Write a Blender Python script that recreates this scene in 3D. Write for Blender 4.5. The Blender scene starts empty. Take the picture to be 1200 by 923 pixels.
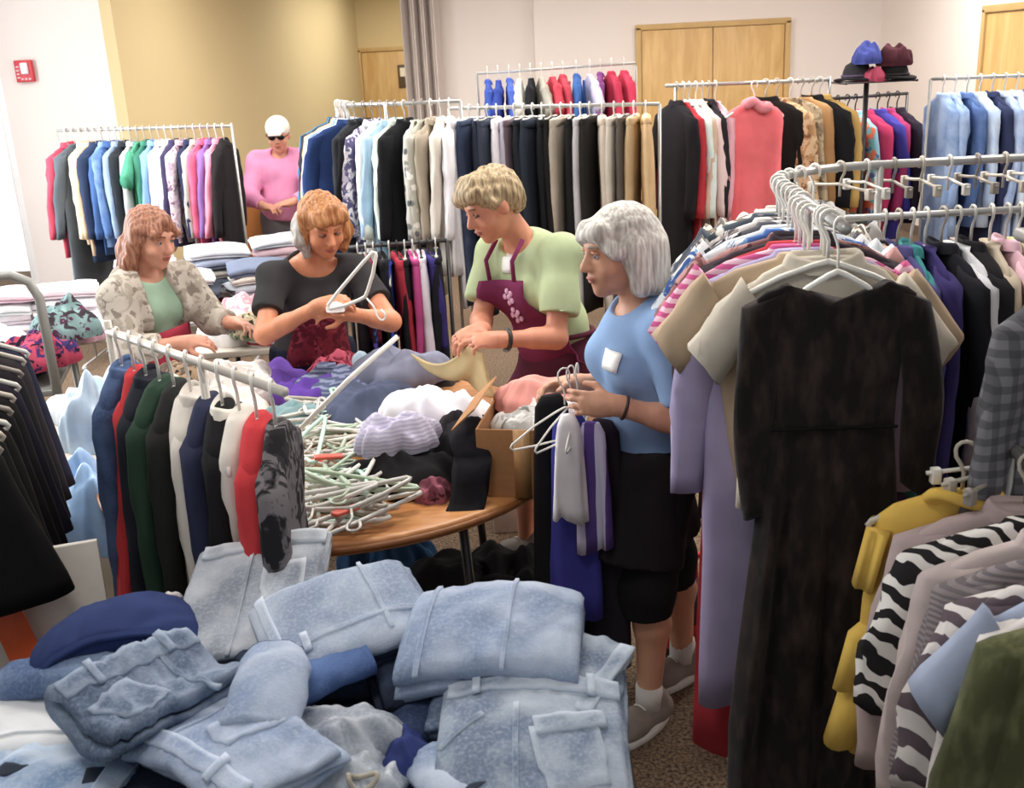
import bpy, bmesh, math, random
import numpy as np
from mathutils import Vector, Matrix, noise

S = bpy.context.scene
COL = S.collection

# ------------------------------------------------------------------ camera
CAM_H = 2.0; PITCH = math.radians(17.9); ROLL = 0.05; FPX = 1225.0
_fw = Vector((0, math.cos(PITCH), -math.sin(PITCH)))
_r0 = Vector((1, 0, 0)); _u0 = Vector((0, math.sin(PITCH), math.cos(PITCH)))
_u = _u0 * math.cos(ROLL) + _r0 * math.sin(ROLL)
_r = _r0 * math.cos(ROLL) - _u0 * math.sin(ROLL)
cam_data = bpy.data.cameras.new('camera'); cam = bpy.data.objects.new('camera', cam_data); COL.objects.link(cam)
cam_data.sensor_fit = 'HORIZONTAL'; cam_data.sensor_width = 36.0; cam_data.lens = 36.0 * FPX / 1200.0
cam_data.clip_start = 0.05
cam.matrix_world = Matrix(((_r.x, _u.x, -_fw.x, 0), (_r.y, _u.y, -_fw.y, 0), (_r.z, _u.z, -_fw.z, CAM_H), (0, 0, 0, 1)))
cam_data.dof.use_dof = True; cam_data.dof.focus_distance = 3.4; cam_data.dof.aperture_fstop = 7.0
S.camera = cam
S.view_settings.view_transform = 'Standard'; S.view_settings.look = 'None'
S.view_settings.gamma = 1.0; S.view_settings.use_curve_mapping = False
S.view_settings.exposure = 0.12

def _dir(x, y): return _fw + _r * ((x - 600) / FPX) + _u * ((461.5 - y) / FPX)
def at(x, y, Y):
    v = _dir(x, y); return Vector((0, 0, CAM_H)) + v * (Y / v.y)
def atz(x, y, z):
    v = _dir(x, y); return Vector((0, 0, CAM_H)) + v * ((z - CAM_H) / v.z)

# ------------------------------------------------------------------ world and lights
W = bpy.data.worlds.new('world'); S.world = W; W.use_nodes = True
bg = W.node_tree.nodes['Background']; bg.inputs[0].default_value = (0.93, 0.97, 1.0, 1); bg.inputs[1].default_value = 0.42
def area(name, loc, sx, sy, power, rot=(0, 0, 0), col=(1, 1, 1)):
    l = bpy.data.lights.new(name, 'AREA'); l.shape = 'RECTANGLE'; l.size = sx; l.size_y = sy; l.energy = power; l.color = col
    o = bpy.data.objects.new(name, l); o.location = loc; o.rotation_euler = rot; COL.objects.link(o); return o
for ix, lx in enumerate((-2.2, 0.4, 2.9)):
    for iy, (ly, pw) in enumerate(((3.6, 42), (6.4, 60), (9.6, 62))):
        area('ceiling_light', (lx + (.7 if lx < -2 and ly > 9 else 0), ly, 3.12), 1.2, 0.6, pw * (.55 if lx < -2 and ly > 9 else 1), col=(1, 0.97, 0.93))
area('ceiling_light', (-1.0, 14.6, 3.12), 1.4, 2.6, 75, col=(1, 0.96, 0.88))
area('ceiling_light', (-0.6, 1.2, 3.12), 1.2, 0.6, 16, col=(1, 0.97, 0.92))
area('window_light', (-4.9, 5.6, 1.9), 2.2, 2.6, 210, (0, math.radians(-90), 0), (0.92, 0.96, 1.0))

# ------------------------------------------------------------------ materials
def lin(h):
    h = h.lstrip('#'); c = [int(h[i:i + 2], 16) / 255 for i in (0, 2, 4)]
    return tuple(x / 12.92 if x <= 0.04045 else ((x + 0.055) / 1.055) ** 2.4 for x in c) + (1,)
_mats = {}
def new_mat(name):
    m = bpy.data.materials.new(name); m.use_nodes = True
    nt = m.node_tree; return m, nt, nt.nodes['Principled BSDF']
def ramp(nt, stops, interp='LINEAR'):
    r = nt.nodes.new('ShaderNodeValToRGB'); e = r.color_ramp.elements; r.color_ramp.interpolation = interp
    while len(e) < len(stops): e.new(0.5)
    for k, (p, c) in enumerate(stops): e[k].position = p; e[k].color = c
    return r
def mulc(c, f): return tuple(min(1, x * f) for x in c[:3]) + (1,)
def plain(h, rough=0.6, metal=0.0, name=None):
    key = ('plain', h, rough, metal)
    if key not in _mats:
        m, nt, b = new_mat(name or 'plain_' + h.strip('#'))
        n = nt.nodes.new('ShaderNodeTexNoise'); n.inputs['Scale'].default_value = 9
        c = lin(h); r = ramp(nt, [(0.3, mulc(c, .93)), (0.7, mulc(c, 1.05))])
        nt.links.new(n.outputs['Fac'], r.inputs[0]); nt.links.new(r.outputs[0], b.inputs['Base Color'])
        b.inputs['Roughness'].default_value = rough; b.inputs['Metallic'].default_value = metal
        _mats[key] = m
    return _mats[key]
def hazed(h):  # haze painted into the cloth colours: saturation cut, blacks lifted
    c = lin(h); g = .3 * c[0] + .55 * c[1] + .15 * c[2]; k = .84
    return tuple(.006 + .985 * (g + (x - g) * k) for x in c[:3]) + (1,)
def cloth(h, kind='plain', h2='#ffffff', h3=None, scale=1.0):
    key = ('cloth', h, kind, h2, h3, scale)
    if key in _mats: return _mats[key]
    m, nt, b = new_mat(kind + '_cloth')
    L = nt.links.new; N = nt.nodes.new
    tc = N('ShaderNodeTexCoord'); co = tc.outputs['Object']
    c, c2, c3 = hazed(h), hazed(h2), hazed(h3 or h2)
    def noi(s, det=3, dist=0.0):
        n = N('ShaderNodeTexNoise'); n.inputs['Scale'].default_value = s; n.inputs['Detail'].default_value = det
        n.inputs['Distortion'].default_value = dist; L(co, n.inputs['Vector']); return n.outputs['Fac']
    base = ramp(nt, [(0.3, mulc(c, .86)), (0.7, mulc(c, 1.1))]); L(noi(6), base.inputs[0]); out = base.outputs[0]
    bump_s, bump_k = 420, 0.12
    def mix(fac, a, bb):
        x = N('ShaderNodeMix'); x.data_type = 'RGBA'; L(fac, x.inputs[0]); L(a, x.inputs[6])
        if isinstance(bb, tuple): x.inputs[7].default_value = bb
        else: L(bb, x.inputs[7])
        return x.outputs[2]
    if kind == 'denim':
        f = ramp(nt, [(0.42, (0, 0, 0, 1)), (0.68, (1, 1, 1, 1))]); L(noi(7 * scale, 5, .4), f.inputs[0])
        out = mix(f.outputs[0], out, c2)
        g = ramp(nt, [(0.45, (0, 0, 0, 1)), (0.75, (.45, .45, .45, 1))]); L(noi(150, 2), g.inputs[0]); out = mix(g.outputs[0], out, c2)
        bump_s, bump_k = 260, .25
        geo = N('ShaderNodeNewGeometry'); pw = ramp(nt, [(0.515, (0, 0, 0, 1)), (0.60, (.75, .75, .75, 1))]); L(geo.outputs['Pointiness'], pw.inputs[0]); out = mix(pw.outputs[0], out, tuple(min(1, x * 1.25) for x in c2[:3]) + (1,))
    elif kind == 'velvet':
        f = ramp(nt, [(0.45, (0, 0, 0, 1)), (0.72, (1, 1, 1, 1))])
        mp = N('ShaderNodeMapping'); mp.inputs['Scale'].default_value = (30, 30, 11); L(co, mp.inputs[0])
        n = N('ShaderNodeTexNoise'); n.inputs['Scale'].default_value = 1; n.inputs['Detail'].default_value = 4; L(mp.outputs[0], n.inputs['Vector'])
        L(n.outputs['Fac'], f.inputs[0]); out = mix(f.outputs[0], out, c2)
        b.inputs['Sheen Weight'].default_value = .12; b.inputs['Sheen Roughness'].default_value = .5
    elif kind in ('stripe', 'vstripe', 'zebra'):
        w = N('ShaderNodeTexWave'); w.bands_direction = 'Z' if kind == 'stripe' else ('X' if kind == 'vstripe' else 'DIAGONAL')
        w.inputs['Scale'].default_value = 9 * scale; w.inputs['Distortion'].default_value = 6 if kind == 'zebra' else .5
        w.inputs['Detail Scale'].default_value = 1.2
        L(co, w.inputs['Vector']); f = ramp(nt, [(0.47, (0, 0, 0, 1)), (0.53, (1, 1, 1, 1))]); L(w.outputs['Fac'], f.inputs[0]); out = mix(f.outputs[0], out, c2)
    elif kind == 'floral':
        v = N('ShaderNodeTexVoronoi'); v.inputs['Scale'].default_value = 24 * scale; L(co, v.inputs['Vector'])
        f = ramp(nt, [(0.30, (1, 1, 1, 1)), (0.42, (0, 0, 0, 1))]); L(v.outputs['Distance'], f.inputs[0])
        s = N('ShaderNodeSeparateColor'); L(v.outputs['Color'], s.inputs[0])
        g = ramp(nt, [(0.45, c2), (0.55, c3)]); L(s.outputs[0], g.inputs[0]); out = mix(f.outputs[0], out, g.outputs[0])
    elif kind == 'print':
        f = ramp(nt, [(0.44, (0, 0, 0, 1)), (0.5, (1, 1, 1, 1))]); L(noi(16 * scale, 3, 1.2), f.inputs[0]); out = mix(f.outputs[0], out, c2)
        f = ramp(nt, [(0.58, (0, 0, 0, 1)), (0.62, (1, 1, 1, 1))]); L(noi(23 * scale, 2, .6), f.inputs[0]); out = mix(f.outputs[0], out, c3)
    elif kind == 'plaid':
        for d, s_ in (('Z', 7), ('X', 7)):
            w = N('ShaderNodeTexWave'); w.bands_direction = d; w.inputs['Scale'].default_value = s_ * scale; L(co, w.inputs['Vector'])
            f = ramp(nt, [(0.5, (0, 0, 0, 1)), (0.62, (.55, .55, .55, 1))]); L(w.outputs['Fac'], f.inputs[0]); out = mix(f.outputs[0], out, c2)
    L(out, b.inputs['Base Color'])
    b.inputs['Roughness'].default_value = .95; b.inputs['Specular IOR Level'].default_value = .02 if kind == 'velvet' else .12
    bp = N('ShaderNodeBump'); bp.inputs['Strength'].default_value = bump_k; bp.inputs['Distance'].default_value = .004
    L(noi(bump_s, 1), bp.inputs['Height']); L(bp.outputs[0], b.inputs['Normal'])
    _mats[key] = m; return m
def wall_mat(h, name):
    m, nt, b = new_mat(name); c = lin(h)
    n = nt.nodes.new('ShaderNodeTexNoise'); n.inputs['Scale'].default_value = 1.5
    r = ramp(nt, [(0.3, mulc(c, .97)), (0.7, mulc(c, 1.02))]); nt.links.new(n.outputs['Fac'], r.inputs[0]); nt.links.new(r.outputs[0], b.inputs['Base Color'])
    n2 = nt.nodes.new('ShaderNodeTexNoise'); n2.inputs['Scale'].default_value = 60
    bp = nt.nodes.new('ShaderNodeBump'); bp.inputs['Strength'].default_value = .08; nt.links.new(n2.outputs['Fac'], bp.inputs['Height']); nt.links.new(bp.outputs[0], b.inputs['Normal'])
    b.inputs['Roughness'].default_value = .85; return m
def wood_mat(h, h2, name, scale=3, axis=(1, 12, 12), rough=.45):
    m, nt, b = new_mat(name)
    tc = nt.nodes.new('ShaderNodeTexCoord'); mp = nt.nodes.new('ShaderNodeMapping'); mp.inputs['Scale'].default_value = axis
    nt.links.new(tc.outputs['Object'], mp.inputs[0])
    n = nt.nodes.new('ShaderNodeTexNoise'); n.inputs['Scale'].default_value = scale; n.inputs['Detail'].default_value = 5; n.inputs['Distortion'].default_value = .6
    nt.links.new(mp.outputs[0], n.inputs['Vector'])
    r = ramp(nt, [(0.35, lin(h)), (0.68, lin(h2))]); nt.links.new(n.outputs['Fac'], r.inputs[0]); nt.links.new(r.outputs[0], b.inputs['Base Color'])
    b.inputs['Roughness'].default_value = rough; return m
def carpet_mat():
    m, nt, b = new_mat('carpet')
    tc = nt.nodes.new('ShaderNodeTexCoord')
    n = nt.nodes.new('ShaderNodeTexNoise'); n.inputs['Scale'].default_value = 90; n.inputs['Detail'].default_value = 4; nt.links.new(tc.outputs['Object'], n.inputs['Vector'])
    r = ramp(nt, [(0.35, lin('#3a2c22')), (0.5, lin('#6b5642')), (0.7, lin('#8b765e'))]); nt.links.new(n.outputs['Fac'], r.inputs[0]); nt.links.new(r.outputs[0], b.inputs['Base Color'])
    bp = nt.nodes.new('ShaderNodeBump'); bp.inputs['Strength'].default_value = .5; nt.links.new(n.outputs['Fac'], bp.inputs['Height']); nt.links.new(bp.outputs[0], b.inputs['Normal'])
    b.inputs['Roughness'].default_value = .95; return m
def glass_mat():
    m, nt, b = new_mat('window_glass'); b.inputs['Transmission Weight'].default_value = 1; b.inputs['Roughness'].default_value = .02; b.inputs['IOR'].default_value = 1.05
    return m
def emit_mat(h, k, name):
    m, nt, b = new_mat(name); b.inputs['Base Color'].default_value = lin(h); b.inputs['Emission Color'].default_value = lin(h); b.inputs['Emission Strength'].default_value = k
    return m
CHROME = plain('#c9cacb', .25, .85, 'chrome'); DKMETAL = plain('#4b4a4a', .4, .6, 'dark_metal'); GREYMETAL = plain('#9a9a96', .45, .3, 'grey_metal')
WHITEPL = plain('#e9e6de', .35); CLEARPL = plain('#cfcdc6', .2); BEIGEPL = plain('#b9b0a2', .4); GREYPL = plain('#8d857c', .35); BLACKPL = plain('#26231f', .4)
MINTPL = plain('#bfe0cf', .35); CORALPL = plain('#d9604f', .4)

# ------------------------------------------------------------------ mesh helpers
def mesh_obj(name, V, Fc, mat, parent=None, smooth=True):
    me = bpy.data.meshes.new(name)
    me.from_pydata([tuple(v) for v in V], [], [tuple(f) for f in Fc]); me.update()
    if smooth: me.polygons.foreach_set('use_smooth', [True] * len(me.polygons))
    o = bpy.data.objects.new(name, me); COL.objects.link(o)
    if mat: me.materials.append(mat)
    if parent: o.parent = parent
    return o
def empty(name, loc, yaw=0):
    o = bpy.data.objects.new(name, None); o.empty_display_size = .1; o.location = loc; o.rotation_euler = (0, 0, yaw); COL.objects.link(o); return o
LABELS = {}
def tag(o, label, cat, group=None):
    o['label'] = label; o['category'] = cat
    if group: o['group'] = group
    LABELS.setdefault(label, []).append(o)
    return o
class MB:
    def __init__(s): s.V = []; s.F = []
    def tube(s, pts, r, n=6, closed=False, r2=None):
        pts = [Vector(p) for p in pts]; m = len(pts); b0 = len(s.V); up = None
        for i, p in enumerate(pts):
            if closed: t = (pts[(i + 1) % m] - pts[i - 1])
            else: t = pts[min(i + 1, m - 1)] - pts[max(i - 1, 0)]
            t.normalize()
            if up is None:
                up = Vector((0, 0, 1)) if abs(t.z) < .9 else Vector((1, 0, 0))
            a = t.cross(up)
            if a.length < 1e-4: a = t.cross(Vector((0, 1, 0)))
            a.normalize(); up = a.cross(t); 
            rr = r if r2 is None else r + (r2 - r) * i / max(1, m - 1)
            for k in range(n):
                g = 2 * math.pi * k / n; s.V.append(p + a * (rr * math.cos(g)) + up * (rr * math.sin(g)))
        for i in range(m if closed else m - 1):
            for k in range(n):
                i2 = (i + 1) % m; s.F.append((b0 + i * n + k, b0 + i * n + (k + 1) % n, b0 + i2 * n + (k + 1) % n, b0 + i2 * n + k))
        if not closed:
            s.F.append(tuple(b0 + k for k in reversed(range(n)))); s.F.append(tuple(b0 + (m - 1) * n + k for k in range(n)))
        return s
    def loft(s, rings, cap=True, closed=True):
        b0 = len(s.V); n = len(rings[0])
        for r in rings: s.V += [Vector(p) for p in r]
        for i in range(len(rings) - 1):
            for k in range(n if closed else n - 1):
                s.F.append((b0 + i * n + k, b0 + i * n + (k + 1) % n, b0 + (i + 1) * n + (k + 1) % n, b0 + (i + 1) * n + k))
        if cap and closed:
            s.F.append(tuple(b0 + k for k in reversed(range(n)))); e = b0 + (len(rings) - 1) * n; s.F.append(tuple(e + k for k in range(n)))
        return s
    def box(s, c, size, bev=0.0, rot=None):
        bm = bmesh.new(); bmesh.ops.create_cube(bm, size=1)
        for v in bm.verts: v.co = Vector((v.co.x * size[0], v.co.y * size[1], v.co.z * size[2]))
        if bev > 0: bmesh.ops.bevel(bm, geom=bm.edges[:], offset=bev, segments=2, affect='EDGES', profile=.6)
        b0 = len(s.V); bm.verts.index_update()
        for v in bm.verts:
            p = v.co.copy()
            if rot is not None: p = rot @ p
            s.V.append(p + Vector(c))
        for f in bm.faces: s.F.append(tuple(b0 + v.index for v in f.verts))
        bm.free(); return s
    def ball(s, c, r, n=12, m=8, M=None):
        b0 = len(s.V); r = (r, r, r) if not hasattr(r, '__len__') else r; c = Vector(c)
        for i in range(1, m):
            a = math.pi * i / m
            for k in range(n):
                g = 2 * math.pi * k / n; p = Vector((r[0] * math.sin(a) * math.cos(g), r[1] * math.sin(a) * math.sin(g), r[2] * math.cos(a)))
                s.V.append(c + (M @ p if M else p))
        top = len(s.V); q = Vector((0, 0, r[2])); s.V.append(c + (M @ q if M else q)); s.V.append(c - (M @ q if M else q))
        for i in range(m - 2):
            for k in range(n):
                s.F.append((b0 + i * n + k, b0 + (i + 1) * n + k, b0 + (i + 1) * n + (k + 1) % n, b0 + i * n + (k + 1) % n))
        for k in range(n):
            s.F.append((top, b0 + k, b0 + (k + 1) % n)); e = b0 + (m - 2) * n; s.F.append((top + 1, e + (k + 1) % n, e + k))
        return s
    def obj(s, name, mat, parent=None, smooth=True): return mesh_obj(name, s.V, s.F, mat, parent, smooth)
def rot_z(a): return Matrix.Rotation(a, 3, 'Z')
def nz(x, y=0., z=0.): return noise.noise(Vector((x, y, z)))
def struct(o): o['kind'] = 'structure'; return o

# ------------------------------------------------------------------ the room
WHITE_W = wall_mat('#e9e0da', 'white_wall_paint'); YEL_W = wall_mat('#d8c496', 'yellow_wall_paint'); CEIL = wall_mat('#efece6', 'ceiling_paint')
DOORWOOD = wood_mat('#c9a063', '#dcb87c', 'light_maple', 2.0, (6, 6, 1))
def slab(name, c, size, mat, rotz=0): return struct(MB().box(c, size, 0, rot_z(rotz)).obj(name, mat, None, False))
slab('floor', (-1.5, 9.0, -.05), (16, 22, .1), carpet_mat())
slab('ceiling', (-1.5, 10.2, 3.25), (16, 19.6, .1), CEIL)
HZ = 3.2
# right wall with its door
slab('wall_right', (4.45, 7.0, HZ / 2), (.2, 11.2, HZ), WHITE_W)
# back wall, with a shallow step
slab('wall_back', (2.5, 12.5, HZ / 2), (4.1, .2, HZ), WHITE_W)
slab('wall_back_recess', (-.11, 12.65, HZ / 2), (1.18, .2, HZ), WHITE_W)
# left wall: white piece facing the camera with an opening for the window
slab('wall_left', (-3.56, 9.1, HZ / 2), (.98, .2, HZ), WHITE_W)
slab('wall_left_upper', (-6.0, 9.1, 3.0), (3.9, .2, .4), WHITE_W)
slab('wall_left_lower', (-6.0, 9.1, .05), (3.9, .2, .1), WHITE_W)
# yellow hall beyond the folded partition
def wall_between(name, a, b, mat, t=.2):
    a = Vector((a[0], a[1], 0)); b = Vector((b[0], b[1], 0)); d = b - a
    slab(name, ((a.x + b.x) / 2, (a.y + b.y) / 2, HZ / 2), (d.length, t, HZ), mat, math.atan2(d.y, d.x))
wall_between('wall_yellow', (-3.16, 9.0), (-2.2, 17.1), YEL_W)
wall_between('wall_yellow_end', (-2.3, 17.15), (0.4, 17.15), YEL_W)
# windows on the left: frame and panes
wf = MB()
for x in (-4.08, -5.4, -6.72): wf.box((x, 9.06, 1.45), (.07, .12, 2.7), .01)
for z in (.14, 2.78): wf.box((-5.4, 9.06, z), (2.7, .12, .08), .01)
wf = struct(wf.obj('window_1', plain('#eeeceb', .4)))
for x in (-4.74, -6.06): MB().box((x, 9.06, 1.46), (1.22, .012, 2.6)).obj('pane', glass_mat(), wf, False)
sky = struct(MB().box((-6.2, 11.5, 2.0), (6.5, .05, 5)).obj('exterior_haze', emit_mat('#fbfdff', 1.6, 'bright_daylight'), None, False))
# doors
def door(n, c, w, h, normal, double=False, ajar=0):
    # normal: direction the face looks; c: base centre on the wall face
    yaw = math.atan2(normal[0], -normal[1])
    r = empty('door_%d' % n, c, yaw); struct(r)
    trimm = MB()
    for sx in (-1, 1): trimm.box((sx * (w / 2 + .03), -.02, h / 2), (.06, .08, h + .06), .006)
    trimm.box((0, -.02, h + .03), (w + .12, .08, .06), .006)
    trimm.obj('door_frame', plain('#c7a56c', .5), r)
    k = 2 if double else 1
    for i in range(k):
        ww = w / k; x = -w / 2 + ww * (i + .5)
        lf = MB().box((x, -.015, h / 2), (ww - .012, .045, h - .01), .004).obj('door_leaf', DOORWOOD, r)
        hx = x + (ww / 2 - .08) * (1 if i == 0 else -1)
        MB().box((hx, -.042, 1.02), (.045, .008, .2), .003).tube([(hx, -.04, 1.03), (hx, -.1, 1.03), (hx - .1 * (1 if i == 0 else -1), -.1, 1.03)], .009).obj('door_handle', CHROME, r)
    return r
door(1, (2.455, 12.4, 0), 1.62, 2.2, (0, -1), True)
door(2, (4.35, 9.15, 0), 1.0, 2.16, (-1, 0))
d3 = door(3, (-1.66, 17.05, 0), .82, 2.16, (0, -1))
MB().box((.2, -.05, 1.78), (.12, .02, .34), .004).obj('notice_holder', plain('#5a4630', .5), d3)
MB().box((.22, -.064, 1.84), (.09, .004, .13)).obj('notice_paper', plain('#f0e6d2', .6), d3, False)
# folded accordion partition stacked at the opening
pr = empty('folding_partition', (-.78, 12.35, 0))
tag(pr, 'grey accordion partition folded up beside the yellow hall opening', 'partition')
for k in range(7):
    z0, z1 = .02, 3.15; x = -.19 + k * .055; y = .05 if k % 2 else -.05
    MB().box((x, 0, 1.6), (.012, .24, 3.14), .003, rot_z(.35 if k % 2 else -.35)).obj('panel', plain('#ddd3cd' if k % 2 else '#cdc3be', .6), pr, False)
MB().box((0, 0, 3.18), (2.4, .05, .03)).obj('track', GREYMETAL, pr, False)
# baseboards
bbm = plain('#6a5a50', .6)
slab('baseboard_back', (2.5, 12.39, .05), (3.7, .02, .1), bbm); slab('baseboard_right', (4.34, 7, .05), (.02, 11, .1), bbm); slab('baseboard_left', (-3.6, 8.99, .05), (1.05, .02, .1), bbm)
# fire alarm
fa = empty('fire_alarm', (-3.83, 8.985, 2.07)); tag(fa, 'red square fire alarm strobe high on the white left wall', 'alarm')
MB().box((0, -.02, 0), (.145, .04, .17), .008).obj('housing', plain('#c8303c', .45), fa)
MB().box((.012, -.05, .02), (.06, .03, .09), .012).obj('strobe_lens', plain('#f1e9ea', .15), fa)
g = MB()
for k in range(4): g.box((-.047, -.042, -.05 + k * .028), (.024, .006, .012))
for k in range(3): g.box((-.02 + k * .03, -.042, -.062), (.018, .006, .014))
g.obj('sounder_grille', plain('#f0d9da', .5), fa)

# ------------------------------------------------------------------ garments on hangers (local: X width, Y thickness, origin where the hook meets the rail)
NECK = -.115
def body_rings(prof, n, seed, fold, nf, skew=0.0):
    rng = random.Random(seed); ph = rng.uniform(0, 6.28); ph2 = rng.uniform(0, 6.28); rings = []
    z_top, z_bot = prof[0][0], prof[-1][0]
    for (z, hw, ht) in prof:
        s = (z_top - z) / max(1e-6, z_top - z_bot); ring = []
        for k in range(n):
            a = 2 * math.pi * k / n; ca, sa = math.cos(a), math.sin(a)
            x = hw * math.copysign(abs(ca) ** .75, ca); y = ht * math.copysign(abs(sa) ** .8, sa)
            u = x / max(.05, hw)
            f = fold * (s ** 1.2) * (math.sin(nf * u + ph + .9 * s) + .5 * math.sin(nf * 1.9 * u + ph2 - s))
            fl = fold * .35 * s * math.sin(nf * 2.3 * u + ph2 + 3 * s) * (1 if sa > 0 else -1)
            dz = (.012 * math.sin(2.2 * u + ph) * s) if s > .8 else 0
            wq = .007 * nz(x * 9 + seed, z * 6, .5 * (sa > 0)) * min(1, s * 5)
            ring.append((x + skew * s + .25 * fold * s * math.cos(nf * u + ph) + wq, y + f + fl + wq, z + dz))
        rings.append(ring)
    return rings
def sleeve_rings(side, L, r0, r1, n, seed, long=True, sw=.2):
    rng = random.Random(seed + side * 17); j = rng.uniform(-.03, .03); pts = []
    steps = 11 if long else 6; b = rng.uniform(-.02, .05); rings = []
    for i in range(steps):
        t = i / (steps - 1)
        if long: x = side * (sw - .02 + .05 * math.sin(min(1, t * 1.4) * math.pi * .5) + .02 * t); z = NECK - .062 - L * t; y = j * t + b * t * t
        else: x = side * (sw - .02 + .115 * t); z = NECK - .058 - L * .72 * t - .02; y = j * t
        pts.append((x, y, z))
    if long: pts = [(side * (sw - .075), 0, NECK - .034), (side * (sw - .05), 0, NECK - .042)] + pts
    for i, (x, y, z) in enumerate(pts):
        t = max(0, (i - 2) if long else i) / (steps - 1); r = r0 + (r1 - r0) * t; ring = []
        if long and i == 0: r *= .3
        elif long and i == 1: r *= .72
        for k in range(n):
            a = 2 * math.pi * k / n
            wr = 1 + .1 * math.sin(3 * a + 9 * t + j * 80) + .28 * nz(t * 8 + seed, math.cos(a) * 1.4, math.sin(a) * 1.4) * min(1, t * 6)
            if long: ring.append((x + r * math.cos(a) * wr, y + r * .55 * math.sin(a) * wr, z + .004 * math.sin(7 * t + a) + (.012 * math.cos(a) * -side if i < 4 else 0)))
            else: ring.append((x + r * .48 * math.cos(a) * wr, y + r * .5 * math.sin(a) * wr, z + r * .68 * math.cos(a) * side))
        rings.append(ring)
    return rings
def garment(name, mat, L=.72, sw=.2, t=.035, sleeve='l', hem=None, fold=.012, nf=5.0, seed=0, n=26, waist=None, neckw=.075, collar=None, mat2=None, front=None, button=None):
    hem = hem or sw * 1.1
    prof = [(NECK + .012, neckw * .9, .022), (NECK, neckw, t * .8), (NECK - .025, neckw + (sw - neckw) * .62, t * .9), (NECK - .055, sw * .97, t), (NECK - .1, sw * 1.02, t * 1.1)]
    m = 7 if L < .8 else 10
    for i in range(1, m + 1):
        s = i / m; w = sw * 1.02 + (hem - sw * 1.02) * s
        if waist: w *= 1 - waist * math.sin(math.pi * min(1, s * 1.4)) if s < .72 else 1
        prof.append((NECK - .1 - (L - .1) * s, w, t * (1.1 + .25 * s)))
    mb = MB().loft(body_rings(prof, n, seed, fold, nf)); root = mb.obj(name, mat)
    if sleeve:
        for sd in (-1, 1):
            Ls = {'l': .54, 's': .22, 'm': .36}[sleeve]
            MB().loft(sleeve_rings(sd, Ls, .062 if sleeve == 'l' else .072, .045 if sleeve == 'l' else .075, 12, seed, sleeve != 's', sw)).obj('sleeve', mat2 or mat, root)
    if collar:
        rg = []
        for (dz, rx, ry) in ((-.012, 1.12, .036), (.012, 1.0, .031), (.02, .9, .026), (.004, .8, .02), (-.01, .78, .018)):
            rg.append([(neckw * rx * math.cos(a), ry * math.sin(a) - .003, NECK + dz + .008 * math.sin(a) + .006 * math.cos(2 * a)) for a in [2 * math.pi * k / 16 for k in range(16)]])
        MB().loft(rg, False).obj('collar', collar if not isinstance(collar, bool) else mat, root)
    if button:
        pl = []
        for i in range(9):
            z = NECK - .03 - (L - .08) * i / 8; pl.append((0.004 * math.sin(i), -t * 1.25 - fold * .6, z))
        MB().tube(pl, .011, 5).obj('button_placket', mat, root)
    return root
def trousers(name, mat, L=1.0, w=.2, t=.03, seed=0, n=22, fold=.01, band=None):
    # clipped by the waistband, legs folded together
    prof = [(-.075, w * .86, t * .6), (-.1, w * .9, t * .8), (-.2, w * 1.0, t * 1.1), (-.34, w * .98, t * 1.2)]
    for i in range(1, 8): prof.append((-.34 - (L - .34) * i / 7, w * (.96 - .22 * i / 7), t * (1.15 - .15 * i / 7)))
    root = MB().loft(body_rings(prof, n, seed, fold, 3.2)).obj(name, mat)
    pb = [(-.072, w * .88, t * .75), (-.076, w * .9, t * .85), (-.108, w * .92, t * .98), (-.112, w * .9, t * .9)]
    MB().loft(body_rings(pb, n, seed, 0, 3)).obj('waistband', band or mat, root)
    return root
# hangers: one mesh of each kind, shared by every copy
def hanger_mesh(kind):
    mb = MB(); r = .0032 if kind == 'wire' else .0055
    hook = [(.018, 0, -.03), (.019, 0, -.012)] + [(.019 * math.cos(a), 0, -.0125 + .0185 * math.sin(a)) for a in [i * math.pi / 6 for i in range(7)]][1:] + [(-.017, 0, -.028), (-.006, 0, -.045), (0, 0, -.062), (0, 0, -.1)]
    mb.tube(hook, r * .8 if kind != 'wire' else r * .8, 5)
    if kind == 'clip':
        mb.tube([(-.15, 0, -.075), (-.05, 0, -.068), (0, 0, -.062), (.05, 0, -.068), (.15, 0, -.075)], .005, 5)
        for x in (-.13, .13): mb.box((x, 0, -.082), (.02, .02, .034), .003)
    else:
        w = .178; top = [(-w, 0, -.188), (-w * .97, 0, -.18), (-.1, 0, -.142), (-.03, 0, -.116), (0, 0, -.108), (.03, 0, -.116), (.1, 0, -.142), (w * .97, 0, -.18), (w, 0, -.188)]
        bot = [(w * .96, 0, -.197), (.1, 0, -.2), (-.1, 0, -.2), (-w * .96, 0, -.197)]
        mb.tube(top + bot, r if kind == 'wire' else .0075, 5, True)
    return mb
_hang = {}
def hanger(kind, mat, loc, yaw=0, label=None, group=None, tilt=0):
    key = (kind, mat.name)
    if key not in _hang:
        o = hanger_mesh(kind).obj({'wire': 'wire_hanger', 'plastic': 'clothes_hanger', 'clip': 'clip_hanger'}[kind], mat); _hang[key] = o
    else:
        o = _hang[key].copy(); COL.objects.link(o)
    o.location = loc; o.rotation_euler = (tilt, 0, yaw)
    tag(o, label, 'hanger', group)
    return o
RACKM = plain('#b4b3b0', .35, .5)
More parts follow.
